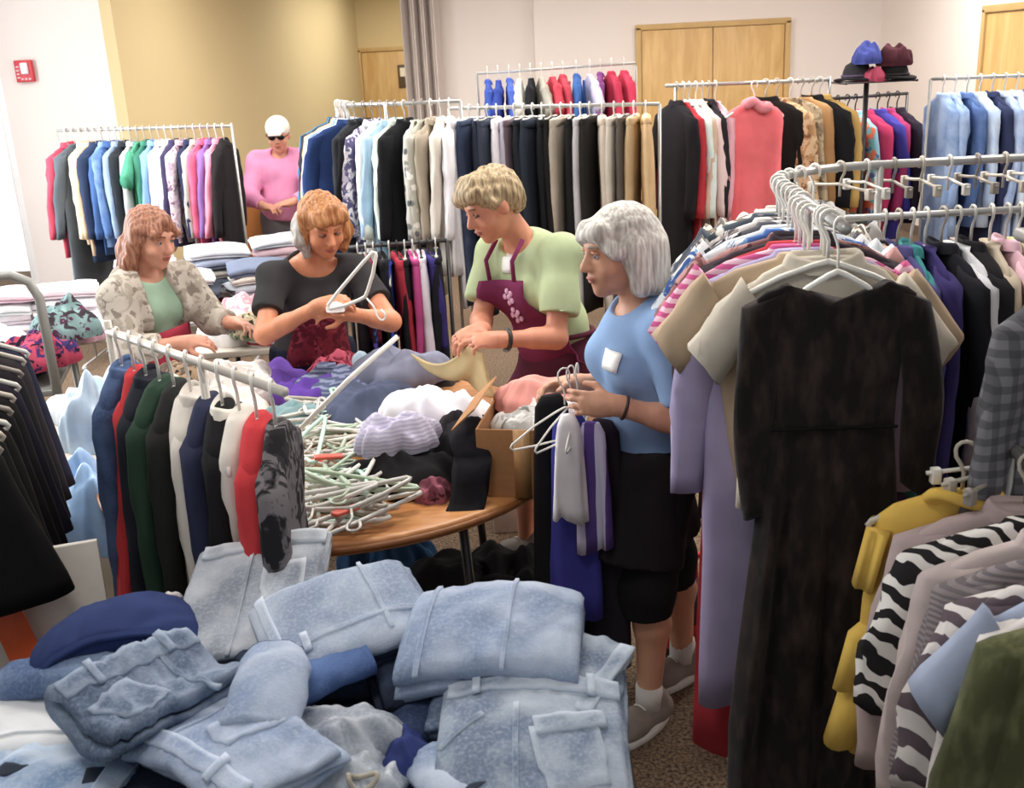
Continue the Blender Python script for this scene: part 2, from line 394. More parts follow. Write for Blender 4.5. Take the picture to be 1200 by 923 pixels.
class Rail:
    def __init__(s, pts):
        s.p = [Vector(p) for p in pts]; s.l = [0]
        for a, b in zip(s.p, s.p[1:]): s.l.append(s.l[-1] + (b - a).length)
        s.len = s.l[-1]
    def at(s, d):
        d = min(max(d, 0), s.len)
        for i in range(len(s.p) - 1):
            if d <= s.l[i + 1] + 1e-9:
                t = (d - s.l[i]) / (s.l[i + 1] - s.l[i]); p = s.p[i].lerp(s.p[i + 1], t); dr = (s.p[i + 1] - s.p[i]).normalized()
                return p, math.atan2(dr.y, dr.x) + math.pi / 2
ADJ = {}
def build_garment(code, mat, seed, L=None, **kw):
    k = code
    if k == 'pants': return trousers('trousers', mat, L or 1.0, seed=seed)
    if k == 'skirt': return trousers('skirt', mat, L or .7, w=.2, seed=seed, fold=.016)
    spec = {'shirt': ('shirt', .7, dict(sleeve='l', collar=True)), 'tee': ('tshirt', .66, dict(sleeve='s')), 'top': ('sleeveless_top', .62, dict(sleeve=None, sw=.17)),
            'coat': ('coat', 1.0, dict(sleeve='l', collar=True, sw=.21)), 'jacket': ('jacket', .74, dict(sleeve='l', collar=True, button=True)),
            'dress': ('dress', 1.05, dict(sleeve=None, hem=.3, nf=7)), 'ldress': ('dress', 1.05, dict(sleeve='l', hem=.28, nf=7))}[k]
    return garment(spec[0], mat, L or spec[1], seed=seed, **{**spec[2], **kw})
NAMES = {'tee': 't-shirt', 'top': 'sleeveless top', 'ldress': 'long-sleeved dress', 'pants': 'trousers'}
def fill_rail(rail, items, where, group, hang_mats, seed=0, start=.04, end=.04, yaw_off=0, hkind='plastic', thick=.03, dz=0, spacing=None):
    """items: (kind, hex or material, colour words[, length[, weight]])"""
    rng = random.Random(seed); wts = [it[4] if len(it) > 4 else 1 for it in items]; tot = sum(wts); span = rail.len - start - end; d = start
    names = [it[2] + ' ' + NAMES.get(it[0], it[0]) for it in items]; out = []
    for i, it in enumerate(items):
        dd = d + span * wts[i] / tot / 2; d += span * wts[i] / tot
        p, yaw = rail.at(dd); yaw += yaw_off + rng.uniform(-.16, .16)
        mat = cloth(it[1]) if isinstance(it[1], str) else it[1]
        sp = span * wts[i] / tot
        L = it[3] if len(it) > 3 and it[3] else None
        L = (L or {'shirt': .7, 'tee': .66, 'top': .62, 'coat': 1.0, 'jacket': .74, 'dress': 1.05, 'ldress': 1.05, 'pants': 1.14, 'skirt': .7}[it[0]]) * (rng.uniform(.9, 1.07) if it[0] != 'pants' else rng.uniform(.97, 1.03))
        kw = {} if it[0] in ('pants', 'skirt') else {'fold': min(.016, sp * .22)}
        if it[0] not in ('pants', 'skirt', 'coat', 'jacket'): kw['t'] = min(.04, max(.014, sp * .32))
        o = build_garment(it[0], mat, seed * 100 + i, L, **kw)
        z = .012
        o.location = (p.x, p.y, p.z + z + dz); o.rotation_euler = (rng.uniform(-.03, .03), 0, yaw)
        short = where.replace('the ', '', 1)
        pc = items[i - 1][2] if i else None; nc = items[i + 1][2] if i + 1 < len(items) else None
        if pc is None: lab = f'{names[i]} first at left on the {short}, by {nc}'
        elif nc is None: lab = f'{names[i]} last at right on the {short}, by {pc}'
        else:
            lab = f'{names[i]} on the {short} between {pc} and {nc}'
            if len(lab.split()) > 15: lab = f'{names[i]} on the {short} right of {pc}'
        tag(o, lab, NAMES.get(it[0], it[0]), group)
        hk = 'clip' if it[0] in ('pants', 'skirt') else hkind
        hl = f'hanger with the {names[i]} on the {short}'
        if names.count(names[i]) > 1: hl += f' by {nc or pc}'
        h = hanger(hk, rng.choice(hang_mats), (p.x, p.y, p.z + .012 + dz), yaw, hl, 'hangers on ' + where)
        out.append(o)
    return out
def rack(name, rail_pts, label, posts, rr=.010, z_foot=.02, feet=True, extra=None, mat=None, closed=False):
    mat = mat or RACKM; c = sum((Vector(p) for p in rail_pts), Vector()) / len(rail_pts)
    r = empty(name, (c.x, c.y, 0)); o3 = Vector((c.x, c.y, 0))
    tag(r, label, 'clothes rack')
    MB().tube([Vector(p) - o3 for p in rail_pts], rr, 8, closed).obj('rail', mat, r)
    for (x, y, z, fx, fy) in posts:
        q = Vector((x, y, 0)) - o3
        MB().tube([q + Vector((0, 0, .03)), q + Vector((0, 0, z))], rr * .95, 8).obj('post', mat, r)
        if feet:
            f = Vector((fx, fy, 0))
            MB().tube([q - f * .5 + Vector((0, 0, .04)), q + f * .5 + Vector((0, 0, .04))], rr * .9, 8).ball(q - f * .48 + Vector((0, 0, .022)), .022, 8, 6).ball(q + f * .48 + Vector((0, 0, .022)), .022, 8, 6).obj('foot', mat, r)
    for e in extra or []:
        MB().tube([Vector(p) - o3 for p in e[1]], rr * .8, 8).obj(e[0], mat, r)
    return r
def line(a, b, n=2): return [tuple(Vector(a).lerp(Vector(b), i / (n - 1))) for i in range(n)]

WH = [WHITEPL, CLEARPL, BEIGEPL]
# ---- A: far left rack
zA = 1.66
ra = line((-3.04, 7.45, zA), (-1.80, 7.3, zA - .02))
rack('clothes_rack', ra, 'straight clothes rack full of shirts by the white left wall, below the fire alarm', [(-3.04, 7.45, zA, 0, .5), (-1.80, 7.3, zA, 0, .5)])
A = [('shirt', '#d23a58', 'crimson'), ('ldress', '#5a646e', 'slate grey', 1.0), ('shirt', '#f0d9b8', 'cream'), ('shirt', '#e8c39a', 'peach'), ('jacket', '#2c3d5e', 'dark navy'), ('jacket', cloth('#4e78b4', 'denim', '#7fa3d2'), 'blue denim'), ('shirt', '#3d64a0', 'royal blue'), ('shirt', '#8ea9cc', 'steel blue'), ('shirt', '#2a3038', 'charcoal'), ('shirt', '#b9bfc2', 'pale grey'), ('tee', '#3ea07c', 'jade green'), ('shirt', '#2f7f66', 'deep green'), ('shirt', '#79a8dc', 'sky blue'), ('shirt', '#e6e2ea', 'white'), ('shirt', '#f4eef2', 'off-white'), ('jacket', '#3c3558', 'indigo'), ('shirt', cloth('#c9a4b8', 'print', '#e8d4dc', '#8c6f8a'), 'mauve print'), ('shirt', '#2a2f52', 'midnight blue'), ('shirt', '#b8b4ae', 'stone grey'), ('shirt', '#e8567f', 'hot pink'), ('shirt', '#8a5fa8', 'violet'), ('shirt', '#f08aa6', 'rose pink'), ('coat', '#231f22', 'black', .86)]
fill_rail(Rail(ra), A, 'the left wall rack', 'shirts on the left wall rack', WH, 1)
# ---- B: long coat rack, centre left
zB = 1.78
rb = [(-.98, 6.6, zB), (-.84, 6.15, zB), (-.5, 5.95, zB), (-.2, 5.88, zB)]
rack('clothes_rack', rb, 'tall clothes rack of long coats and shirts behind the two women at left', [(-.98, 6.6, zB, .3, .3), (-.2, 5.88, zB, 0, .55), (-.62, 6.0, zB, 0, .55)])
B = [('jacket', '#2f3444', 'dark navy', .8), ('jacket', '#2f7aa6', 'teal blue', .85), ('jacket', '#33363d', 'graphite', .85), ('shirt', '#e39a74', 'salmon', .8), ('shirt', '#e2c98c', 'straw yellow', .8), ('shirt', '#b9a8cc', 'lavender', .85), ('shirt', '#3f74c4', 'bright blue', .9), ('shirt', '#dfeee6', 'mint white', .9), ('coat', '#1f3a70', 'navy', 1.0), ('coat', '#2c2e33', 'charcoal', 1.0, 1.3), ('coat', '#15151a', 'black', 1.05, 1.5), ('shirt', cloth('#e8e4ec', 'print', '#5a5580', '#c0b4cc'), 'white and purple print', .8), ('ldress', '#eef0ea', 'ivory', 1.0, 1.3), ('shirt', '#9fc2e2', 'pale blue', .8), ('shirt', '#dff0e0', 'pale mint', .85), ('coat', '#17181c', 'jet black', .8, 1.5), ('ldress', cloth('#c9c6ba', 'floral', '#5e6468', '#8a8a80', .8), 'grey print', .95), ('ldress', cloth('#b8b4a4', 'floral', '#6a6c6c', '#ece8dc', .8), 'beige print', .95), ('shirt', '#a89a84', 'taupe', .8), ('coat', '#d9cfc2', 'cream', .85, 1.2), ('shirt', '#f1eef2', 'snow white', .9)]
fill_rail(Rail(rb), B, 'the centre coat rack', 'coats on the centre rack', WH + [GREYPL], 2)
# lower tier in front of it
rl = line((-.82, 5.38, 1.10), (-.30, 5.45, 1.10))
rack('clothes_rack', rl, 'low rack of dark skirts standing in front of the coat rack', [(-.82, 5.38, 1.10, .02, .4), (-.30, 5.45, 1.10, .02, .4)], .011, mat=DKMETAL)
Lw = [('skirt', '#221a22', 'black', .6), ('skirt', '#7c1a38', 'wine red', .55), ('top', cloth('#1b1c2a', 'floral', '#2f55b0', '#5a3fae'), 'black and blue patterned', .5), ('skirt', '#15161c', 'coal black', .6), ('top', '#2c46b4', 'royal blue', .45), ('skirt', '#b01834', 'bright red', .6), ('skirt', '#1c1a20', 'soft black', .7), ('skirt', '#c23a86', 'magenta', .7), ('skirt', '#e6dcea', 'pale lilac', .7), ('skirt', '#3a2f7c', 'violet blue', .6), ('skirt', '#191922', 'ink black', .68)]
fill_rail(Rail(rl), Lw, 'the low skirt rack', 'skirts on the low rack', [BLACKPL, CLEARPL], 3)
# ---- C: trousers rack
zC = 1.74
rc = line((-.27, 6.0, zC), (.86, 5.75, zC - .02))
rack('clothes_rack', rc, 'chrome rack of trousers on clip hangers behind the woman in green', [(-.27, 6.0, zC, .05, .5), (.86, 5.75, zC - .02, .05, .5)])
Cc = [('pants', '#e4e0e4', 'white'), ('pants', cloth('#34405c', 'denim', '#4c5878'), 'dark denim'), ('pants', '#2a3042', 'navy'), ('pants', '#3c4456', 'slate'), ('pants', '#f0ecf2', 'ice white'), ('pants', '#bdb6c6', 'pale lilac'), ('pants', '#6b5a64', 'mauve brown'), ('pants', '#22242c', 'black'), ('pants', '#2e3644', 'blue grey'), ('pants', '#17171b', 'jet black'), ('pants', '#1d1a1a', 'brown black'), ('pants', '#b7a996', 'beige', None, 1.2), ('pants', '#1a1918', 'coal black'), ('pants', '#c4bfc0', 'silver grey'), ('pants', '#26221f', 'dark brown'), ('pants', '#c9b9a4', 'sand', None, 1.6), ('pants', '#d2c6b6', 'ecru'), ('pants', '#5c5248', 'umber'), ('pants', '#c0a070', 'camel', None, 1.2), ('pants', '#d8b27c', 'golden tan', None, 1.3)]
fill_rail(Rail(rc), Cc, 'the trousers rack', 'trousers on the centre rack', [CLEARPL, WHITEPL], 4)
# ---- D: dress rack, right of centre
zD = 1.80
rd = line((.94, 6.05, zD), (1.93, 6.3, zD - .02))
rack('clothes_rack', rd, 'tall rack of pink and tan dresses in front of the double door', [(1.0, 6.08, zD, 0, .5), (1.93, 6.3, zD, 0, .5)])
Dd = [('coat', '#1e1a20', 'black', 1.1, 1.2), ('ldress', '#c01f30', 'scarlet', 1.1, .8), ('shirt', '#dfeee8', 'mint', .7), ('shirt', '#f2d2d0', 'pale pink', .7), ('ldress', '#d8b79c', 'pinkish beige', 1.0), ('shirt', '#29252c', 'soft black', .8), ('ldress', '#eba8b6', 'blush', 1.0)]
fill_rail(Rail(line(rd[0], Rail(rd).at(.36)[0])), Dd, 'the dress rack', 'dresses on the rack before the double door', WH, 5)
De = [('coat', '#1a1614', 'black brown', .95, .5), ('ldress', cloth('#b98a56', 'print', '#d9b688', '#8a5a34'), 'rust print', .95, 1.8), ('dress', cloth('#a89478', 'print', '#cdb894', '#7a664c'), 'khaki print', .95), ('dress', '#d09a5c', 'caramel', .95, 1.3), ('coat', '#121116', 'deep black', .9), ('shirt', '#c39a44', 'ochre', .9, .7)]
fill_rail(Rail(line(Rail(rd).at(.56)[0], rd[1])), De, 'the right dress rack', 'tan dresses on the rack before the double door', WH, 6, yaw_off=.65)
# coral dress turned to face the room
p = Vector((1.41, 6.0, zD)); 
o = garment('dress', cloth('#ff6a72'), 1.0, .165, .04, None, .215, .035, 7, 77, waist=.14)
o.location = (p.x, p.y - .06, p.z + .0); o.rotation_euler = (0, 0, .1); tag(o, 'coral red dress with ruffled hem facing the room on the dress rack', 'dress', 'dresses on the rack before the double door')
MB().loft(body_rings([(-.86, .2, .05), (-.92, .215, .06), (-1.13, .24, .06)], 30, 5, .022, 9)).obj('ruffle', cloth('#e8485a'), o)
pb = []
for k in range(11): pb.append((-.07 + .014 * k, -.045 - .01 * math.sin(k), -.12 + .02 * math.sin(k * .6)))
MB().tube(pb, .03, 7).obj('bow', cloth('#f48a96'), o)
hanger('plastic', WHITEPL, (p.x, p.y - .06, p.z), .25, 'white hanger holding the coral red dress on the dress rack', 'hangers on the dress rack')
# ---- E: bright jackets at the right end of D
zE = 1.66
re_ = line((2.0, 6.55, zE), (2.56, 6.75, zE))
rack('clothes_rack', re_, 'short rack of brightly coloured jackets to the right of the dresses', [(2.0, 6.55, zE, 0, .4), (2.56, 6.75, zE, 0, .4)], mat=DKMETAL)
E_ = [('jacket', cloth('#4a6a5c', 'print', '#d0583a', '#3a9a9a'), 'green and orange print', .8), ('jacket', cloth('#5fb0b4', 'print', '#e06a3c', '#3a62a8'), 'teal print', .85), ('jacket', '#8fc4d8', 'aqua', .9, .7), ('jacket', '#c01c58', 'crimson pink', .78, 1.4), ('jacket', '#3f3aa0', 'blue violet', .76, 1.2), ('jacket', '#a82464', 'magenta', .76), ('jacket', '#2a2130', 'plum black', .74)]
fill_rail(Rail(re_), E_, 'the bright jacket rack', 'bright jackets on the short rack', [BLACKPL], 7)
# ---- F: denim shirts at the far right
zF = 1.76
rf = line((2.48, 6.2, zF), (3.25, 5.95, zF))
rack('clothes_rack', rf, 'rack of denim shirts at the right edge below the side door', [(2.48, 6.2, zF, 0, .5), (3.25, 5.95, zF, 0, .5)])
F_ = [('jacket', cloth('#6f8fc0', 'denim', '#9ab4dc'), 'faded denim', .8), ('shirt', cloth('#7f9fd0', 'denim', '#a9c2e6'), 'light denim', .8, 1.2), ('shirt', cloth('#3f5f96', 'denim', '#5878b0'), 'mid denim', .8), ('jacket', cloth('#a6c0e4', 'denim', '#c9dcf2'), 'bleached denim', .75, 1.3), ('shirt', '#2a3358', 'navy', .8), ('shirt', cloth('#8fa8d4', 'denim', '#bccff0'), 'pale denim', .8, 1.2), ('shirt', '#d3e2f4', 'ice blue', .8), ('jacket', cloth('#2f456f', 'denim', '#46608e'), 'dark denim', .8), ('shirt', '#252b44', 'ink blue', .8), ('shirt', cloth('#9db4dc', 'denim', '#c4d4f0'), 'powder blue', .8), ('jacket', cloth('#384f80', 'denim', '#54709e'), 'indigo denim', .78), ('shirt', cloth('#6f90c4', 'denim', '#95b2e0'), 'stonewashed denim', .8)]
fill_rail(Rail(rf), F_, 'the denim shirt rack', 'denim shirts on the far right rack', [WHITEPL, CLEARPL], 8, yaw_off=.35)
# ---- G: rack of bright children's clothes far behind
zG = 1.88
rg = line((-.15, 8.6, zG), (1.1, 8.6, zG + .02))
rack('clothes_rack', rg, 'farthest rack of bright blue and red tops before the back wall', [(-.15, 8.6, zG, 0, .5), (1.1, 8.6, zG, 0, .5)])
G_ = [('shirt', '#3a5cc0', 'royal blue'), ('tee', '#2f4cae', 'cobalt'), ('shirt', '#4a6cd0', 'cornflower'), ('tee', '#e8e6da', 'cream'), ('tee', '#1f2026', 'black'), ('tee', '#b9b4a4', 'khaki'), ('tee', '#d8344c', 'red'), ('jacket', '#cf3a52', 'cherry'), ('jacket', '#3468b4', 'blue', .7, 1.5), ('tee', '#d8cfe6', 'lilac white'), ('shirt', '#8a3f8c', 'purple'), ('jacket', '#c81f4a', 'raspberry'), ('jacket', '#d42650', 'bright pink', .7, 1.3)]
fill_rail(Rail(rg), G_, 'the farthest rack', 'tops on the farthest rack', [WHITEPL], 9, dz=.03)
# hats and bags heaped on a shelf at the end of rack D/E
hs = empty('rack_shelf', (2.16, 6.28, 0)); tag(hs, 'dark wire shelf on a post holding hats above the bright jackets', 'shelf')
MB().tube([(-.02, 0, .02), (-.02, 0, 1.75)], .015).obj('post', DKMETAL, hs)
sh = MB()
for k in range(7): sh.tube([(-.18, -.12 + .04 * k, 1.76), (.22, -.12 + .04 * k, 1.76)], .005, 5)
for x in (-.18, .22): sh.tube([(x, -.14, 1.76), (x, .14, 1.76)], .008, 5)
sh.obj('wire_shelf', DKMETAL, hs)
MB().box((-.02, 0, .015), (.3, .3, .03), .01).obj('base', DKMETAL, hs)
def crumple(name, c, rx, ry, h, mat, seed, yaw=0, parent=None, rough=1.0, n=64, m=20, flat=.5, sag=0.0):
    """a heap of soft cloth with ridged folds; c is the centre of its underside"""
    V = []; Fc = []; rs = seed * 7.31; M = rot_z(yaw)
    top = []
    for i in range(m + 1):
        r = i / m
        for k in range(n):
            a = 2 * math.pi * k / n; ca, sa = math.cos(a), math.sin(a)
            R = 1 + .28 * nz(ca * 1.3 + rs, sa * 1.3, 1) + .16 * nz(ca * 3.5 + rs, sa * 3.5, 4) + .06 * nz(ca * 8 + rs, sa * 8, 6)
            x = rx * R * r * ca; y = ry * R * r * sa
            prof = max(0, 1 - r ** 2.6) ** flat
            qa = x * math.cos(seed) + y * math.sin(seed); qb = y * math.cos(seed) - x * math.sin(seed); q = Vector((qa * 13 + rs, qb * 6.5, seed)); w = noise.noise_vector(q * .6) * .8
            ridge = 1 - math.sqrt(noise.noise(q * 1.0 + w) ** 2 + .012) * 2.2; ridge2 = 1 - math.sqrt(noise.noise(q * 2.2 + w * 1.4) ** 2 + .02) * 2.0
            z = h * prof * (.7 + .42 * nz(ca * r * 1.9 + rs, sa * r * 1.9, 2)) + rough * (ridge * .022 + ridge2 * .008) * (prof ** .5) - sag * r * r
            V.append(Vector((x, y, max(.002 - sag * r * r, z))))
    for i in range(m):
        for k in range(n): Fc.append((i * n + k, (i + 1) * n + k, (i + 1) * n + (k + 1) % n, i * n + (k + 1) % n))
    b0 = len(V)
    for k in range(n): v = V[m * n + k]; V.append(Vector((v.x * .93, v.y * .93, v.z - .012)))
    for k in range(n): Fc.append((m * n + k, b0 + k, b0 + (k + 1) % n, m * n + (k + 1) % n))
    Fc.append(tuple(b0 + k for k in range(n)))
    o = mesh_obj(name, V, Fc, mat, parent); o.location = c; o.rotation_euler = (0, 0, yaw); return o
def hat(c, mat, band, label, s=1.0, yaw=0):
    r = empty('hat', c, yaw); tag(r, label, 'hat', 'hats on the wire shelf')
    rings = []
    for (z, rad) in ((0, .135), (.012, .14), (.016, .13), (.02, .09), (.06, .085), (.1, .07), (.118, .04), (.122, .005)):
        rings.append([(rad * s * math.cos(a) * 1.08, rad * s * math.sin(a), z * s + .006 * math.sin(2 * a) * (rad > .1)) for a in [2 * math.pi * k / 20 for k in range(20)]])
    MB().loft(rings).obj('crown_and_brim', mat, r)
    MB().tube([(.092 * s * 1.06 * math.cos(2 * math.pi * k / 20), .092 * s * math.sin(2 * math.pi * k / 20), .03 * s) for k in range(20)], .008 * s, 5, True).obj('band', band, r)
hat((2.08, 6.28, 1.77), cloth('#2c2a30'), cloth('#5a4a66'), 'black brimmed hat at the left of the wire shelf', .85)
hat((2.28, 6.24, 1.77), cloth('#1d1a1c'), cloth('#3a3236'), 'black brimmed hat at the right of the wire shelf', .85)
for k, (dx, dz, rx, h, cc, lab) in enumerate([(-.02, .11, .1, .14, '#3a4590', 'blue knitted cap on top of the hats'), (.02, .0, .1, .1, '#b03a58', 'crimson scarf bundle between the hats'), (.14, .09, .12, .16, '#4a1c28', 'dark maroon bag heaped on the hats')]):
    o = crumple('bundle', (2.14 + dx, 6.24, 1.77 + dz * .9), rx * .85, .09, h * .85, cloth(cc), 300 + k, flat=.6, rough=.7); tag(o, lab, 'bundle', 'hats on the wire shelf')

# ------------------------------------------------------------------ folded cloth: one long sheet laid to and fro in layers
class Fold:
    def __init__(s, w, d, nl, t, seed, bend=None, wr=.006, nx=10, npl=8, taper=0.0, puff=.0):
        s.w, s.d, s.nl, s.t, s.seed, s.wr, s.taper, s.puff = w, d, nl, t, seed, wr, taper, puff; s.bend = bend or (lambda x, y: 0.0); s.nx, s.npl = nx, npl
    def disp(s, x, y, z):
        q = s.seed * 3.7; hz = min(1.0, .35 + z / max(.01, s.nl * s.t))
        dz = s.wr * (nz(x * 7 + q, y * 7, z * 9) + .6 * nz(x * 17 + q, y * 15, z * 12) + .35 * (.5 - abs(nz(x * 24 + q + 3 * nz(y * 6, x * 4, q), y * 11, q)) * 3)) * hz
        e = (abs(x) / (s.w / 2)) ; f = abs(y) / (s.d / 2)
        dz -= s.puff * (min(1, e) ** 3 + min(1, f) ** 3) * z / (s.nl * s.t)
        return Vector((x + s.wr * .8 * nz(y * 6 + q, z * 30, 3), y + s.wr * .8 * nz(x * 6 + q, z * 30, 7), z + dz + s.bend(x, y)))
    def build(s, name, mat, parent=None):
        rng = random.Random(s.seed); c = []; t = s.t; h = t * .46; L = s.d / 2 - t / 2
        for k in range(s.nl):
            sg = 1 if k % 2 == 0 else -1; z = t * (k + .5); jx = rng.uniform(-.012, .012)
            for i in range(s.npl + 1): c.append((sg * (-L + 2 * L * i / s.npl) * (1 - .0 * k), z, jx))
            if k < s.nl - 1:
                for i in range(1, 4):
                    a = -math.pi / 2 + math.pi * i / 4; c.append((sg * (L + t / 2 * math.cos(a)), z + t / 2 + t / 2 * math.sin(a), jx))
        P = []; m = len(c)
        for i in range(m):
            a = c[max(0, i - 1)]; b = c[min(m - 1, i + 1)]; dy, dz = b[0] - a[0], b[1] - a[1]; l = math.hypot(dy, dz) or 1; P.append((-dz / l, dy / l))
        rings = []
        for j in range(s.nx + 1):
            u = j / s.nx; x0 = (u - .5) * s.w; hh = h * (.55 if j in (0, s.nx) else 1); ring = []
            for sgn, order in ((1, range(m)), (-1, reversed(range(m)))):
                for i in order:
                    y, z, jx = c[i]; ny, nzv = P[i]
                    if i in (0, m - 1): f = .7
                    else: f = 1
                    yy = y + ny * hh * sgn * f; zz = z + nzv * hh * sgn * f
                    yy *= 1 - s.taper * (u - .5)
                    ring.append(s.disp(x0 + jx * (2 * abs(u - .5)), yy, zz))
            rings.append(ring)
        return MB().loft(rings).obj(name, mat, parent)
    def patch(s, name, cx, cy, pw, pd, mat, parent, lift=.0035, yaw=0, nx=6, ny=6, shape=None, thick=.003):
        """a flat piece (pocket, band, seam) lying on the top layer"""
        V = []; Fc = []; z0 = s.nl * s.t - s.t * .04
        for lay in (1, 0):
            for j in range(ny + 1):
                for i in range(nx + 1):
                    a = (i / nx - .5) * pw; b = (j / ny - .5) * pd
                    if shape: a, b = shape(i / nx - .5, j / ny - .5, pw, pd)
                    x = cx + a * math.cos(yaw) - b * math.sin(yaw); y = cy + a * math.sin(yaw) + b * math.cos(yaw)
                    p = s.disp(x, y, z0); p.z += lift if lay else lift - thick - .004; V.append(p)
        n = (nx + 1); N = n * (ny + 1)
        for j in range(ny):
            for i in range(nx):
                q = j * n + i; Fc.append((q, q + 1, q + n + 1, q + n)); Fc.append((N + q, N + q + n, N + q + n + 1, N + q + 1))
        edge = [i for i in range(nx)] + [nx + j * n for j in range(ny)] + [ny * n + nx - i for i in range(nx)] + [(ny - j) * n for j in range(ny)]
        for a, b in zip(edge, edge[1:] + edge[:1]): Fc.append((a, N + a, N + b, b))
        return mesh_obj(name, V, Fc, mat, parent)
def stack(x, y, z, items, yaw, where, w=.3, d=.24, seed=0, nl=2, t=.016, group=None, cat='shirt'):
    """a pile of folded clothes, each a thing; items: (material, words) from the bottom up"""
    rng = random.Random(seed)
    for i, (m, words) in enumerate(items):
        ww, dd = w * rng.uniform(.88, 1.08), d * rng.uniform(.88, 1.08); a, b = rng.uniform(-.12, .12), rng.uniform(-.12, .12)
        f = Fold(ww, dd, nl, t * rng.uniform(.85, 1.3), seed * 31 + i, lambda p, q, a=a, b=b: a * p * .3 + b * q * .3 - .25 * p * p, .008, 7, 4, puff=.006)
        o = f.build('folded_' + cat, m); o.location = (x + rng.uniform(-.02, .02), y + rng.uniform(-.02, .02), z); o.rotation_euler = (0, 0, yaw + rng.uniform(-.15, .15))
        z += f.nl * f.t + .002
        pos = 'bottom' if i == 0 else ('top' if i == len(items) - 1 else None)
        lab = f'{words} folded {cat}, {pos} of the {where}' if pos else f'{words} folded {cat} above {items[i-1][1]} in the {where}'
        tag(o, lab, cat, group)
    return z
# ---- long folding tables at the back left, covered with piles
def trestle(name, c, w, d, yaw, label, top='#cfc6b8', h=.74):
    r = empty(name, (c[0], c[1], 0), yaw); tag(r, label, 'table')
    MB().box((0, 0, h - .016), (w, d, .032), .006).obj('tabletop', plain(top, .5), r)
    for sx in (-1, 1):
        x = sx * (w / 2 - .18)
        for sy in (-1, 1): MB().tube([(x, sy * (d / 2 - .08), h - .03), (x, sy * (d / 2 - .06), .0)], .014, 8).obj('leg', DKMETAL, r)
        MB().tube([(x, -d / 2 + .07, .3), (x, d / 2 - .07, .3)], .01, 6).obj('crossbar', DKMETAL, r)
    return r
trestle('folding_table', (-1.95, 5.65), 2.0, .8, .32, 'long folding table of piled white and pastel clothes behind the woman with red hair')
trestle('folding_table', (-1.40, 3.78), .95, .74, .12, 'folding table of white heaps in front of the woman in the grey cardigan')
G2 = 'folded clothes on the back left table'
rngc = random.Random(5)
def c_(h, *a, **k): return cloth(h, *a, **k)
zt = .742
back_stacks = [
 (-1.30, 5.98, .2, [('#f0ecf0', 'white'), ('#dcd8e2', 'pale lilac'), ('#8f96ae', 'grey blue'), ('#ece8ea', 'off-white'), ('#f2c9d2', 'shell pink'), ('#e8eef2', 'ice blue')], 'pile beside the pink-shirted person'),
 (-1.62, 5.85, .35, [('#c23a4c', 'red'), ('#efe9e4', 'cream'), ('#7a8098', 'slate'), ('#ded6ca', 'oatmeal'), ('#8890a8', 'dusty blue'), ('#f4f2f4', 'bright white')], 'second pile on the back table'),
 (-1.98, 5.72, .3, [('#d8d2d8', 'silver'), ('#f2eef0', 'white'), ('#b84a5c', 'rose red'), ('#eeeaf0', 'pearl'), ('#cfd6de', 'pale grey')], 'middle pile on the back table'),
 (-1.34, 5.58, .4, [('#ae2f42', 'dark red'), ('#f0edf0', 'white'), ('#b8bcc8', 'grey'), ('#efe4d8', 'cream'), ('#74809a', 'steel blue')], 'front right pile, back table'),
 (-1.68, 5.42, .3, [('#f1eff2', 'white'), ('#c4384e', 'crimson'), ('#d9d4cc', 'bone'), ('#454a58', 'charcoal'), ('#eae6e8', 'off-white')], 'front pile right of the redhead'),
 (-2.36, 5.55, .25, [('#f4f0f4', 'white'), ('#f2dfe6', 'pale pink'), ('#eef2f4', 'icy white'), ('#f6eef2', 'blush white')], 'pile left of the redhead'),
 (-2.66, 5.42, .4, [('#eceaf2', 'lilac white'), ('#f4f1f4', 'white'), ('#e4f0ee', 'mint white'), ('#f2d2de', 'pink')], 'leftmost pile, back table')]
for k, (x, y, yaw, it, wh) in enumerate(back_stacks):
    stack(x, y, zt, [(c_(h), wd) for h, wd in it], yaw, wh, .32, .3, 40 + k, 3, .017, G2)
def heap(x, y, z, rx, ry, h, mat, seed, label, cat='clothing', yaw=0, group=None, name='crumpled_garment', **k):
    o = crumple(name, (x, y, z), rx, ry, h, mat, seed, yaw, **k); tag(o, label, cat, group); return o
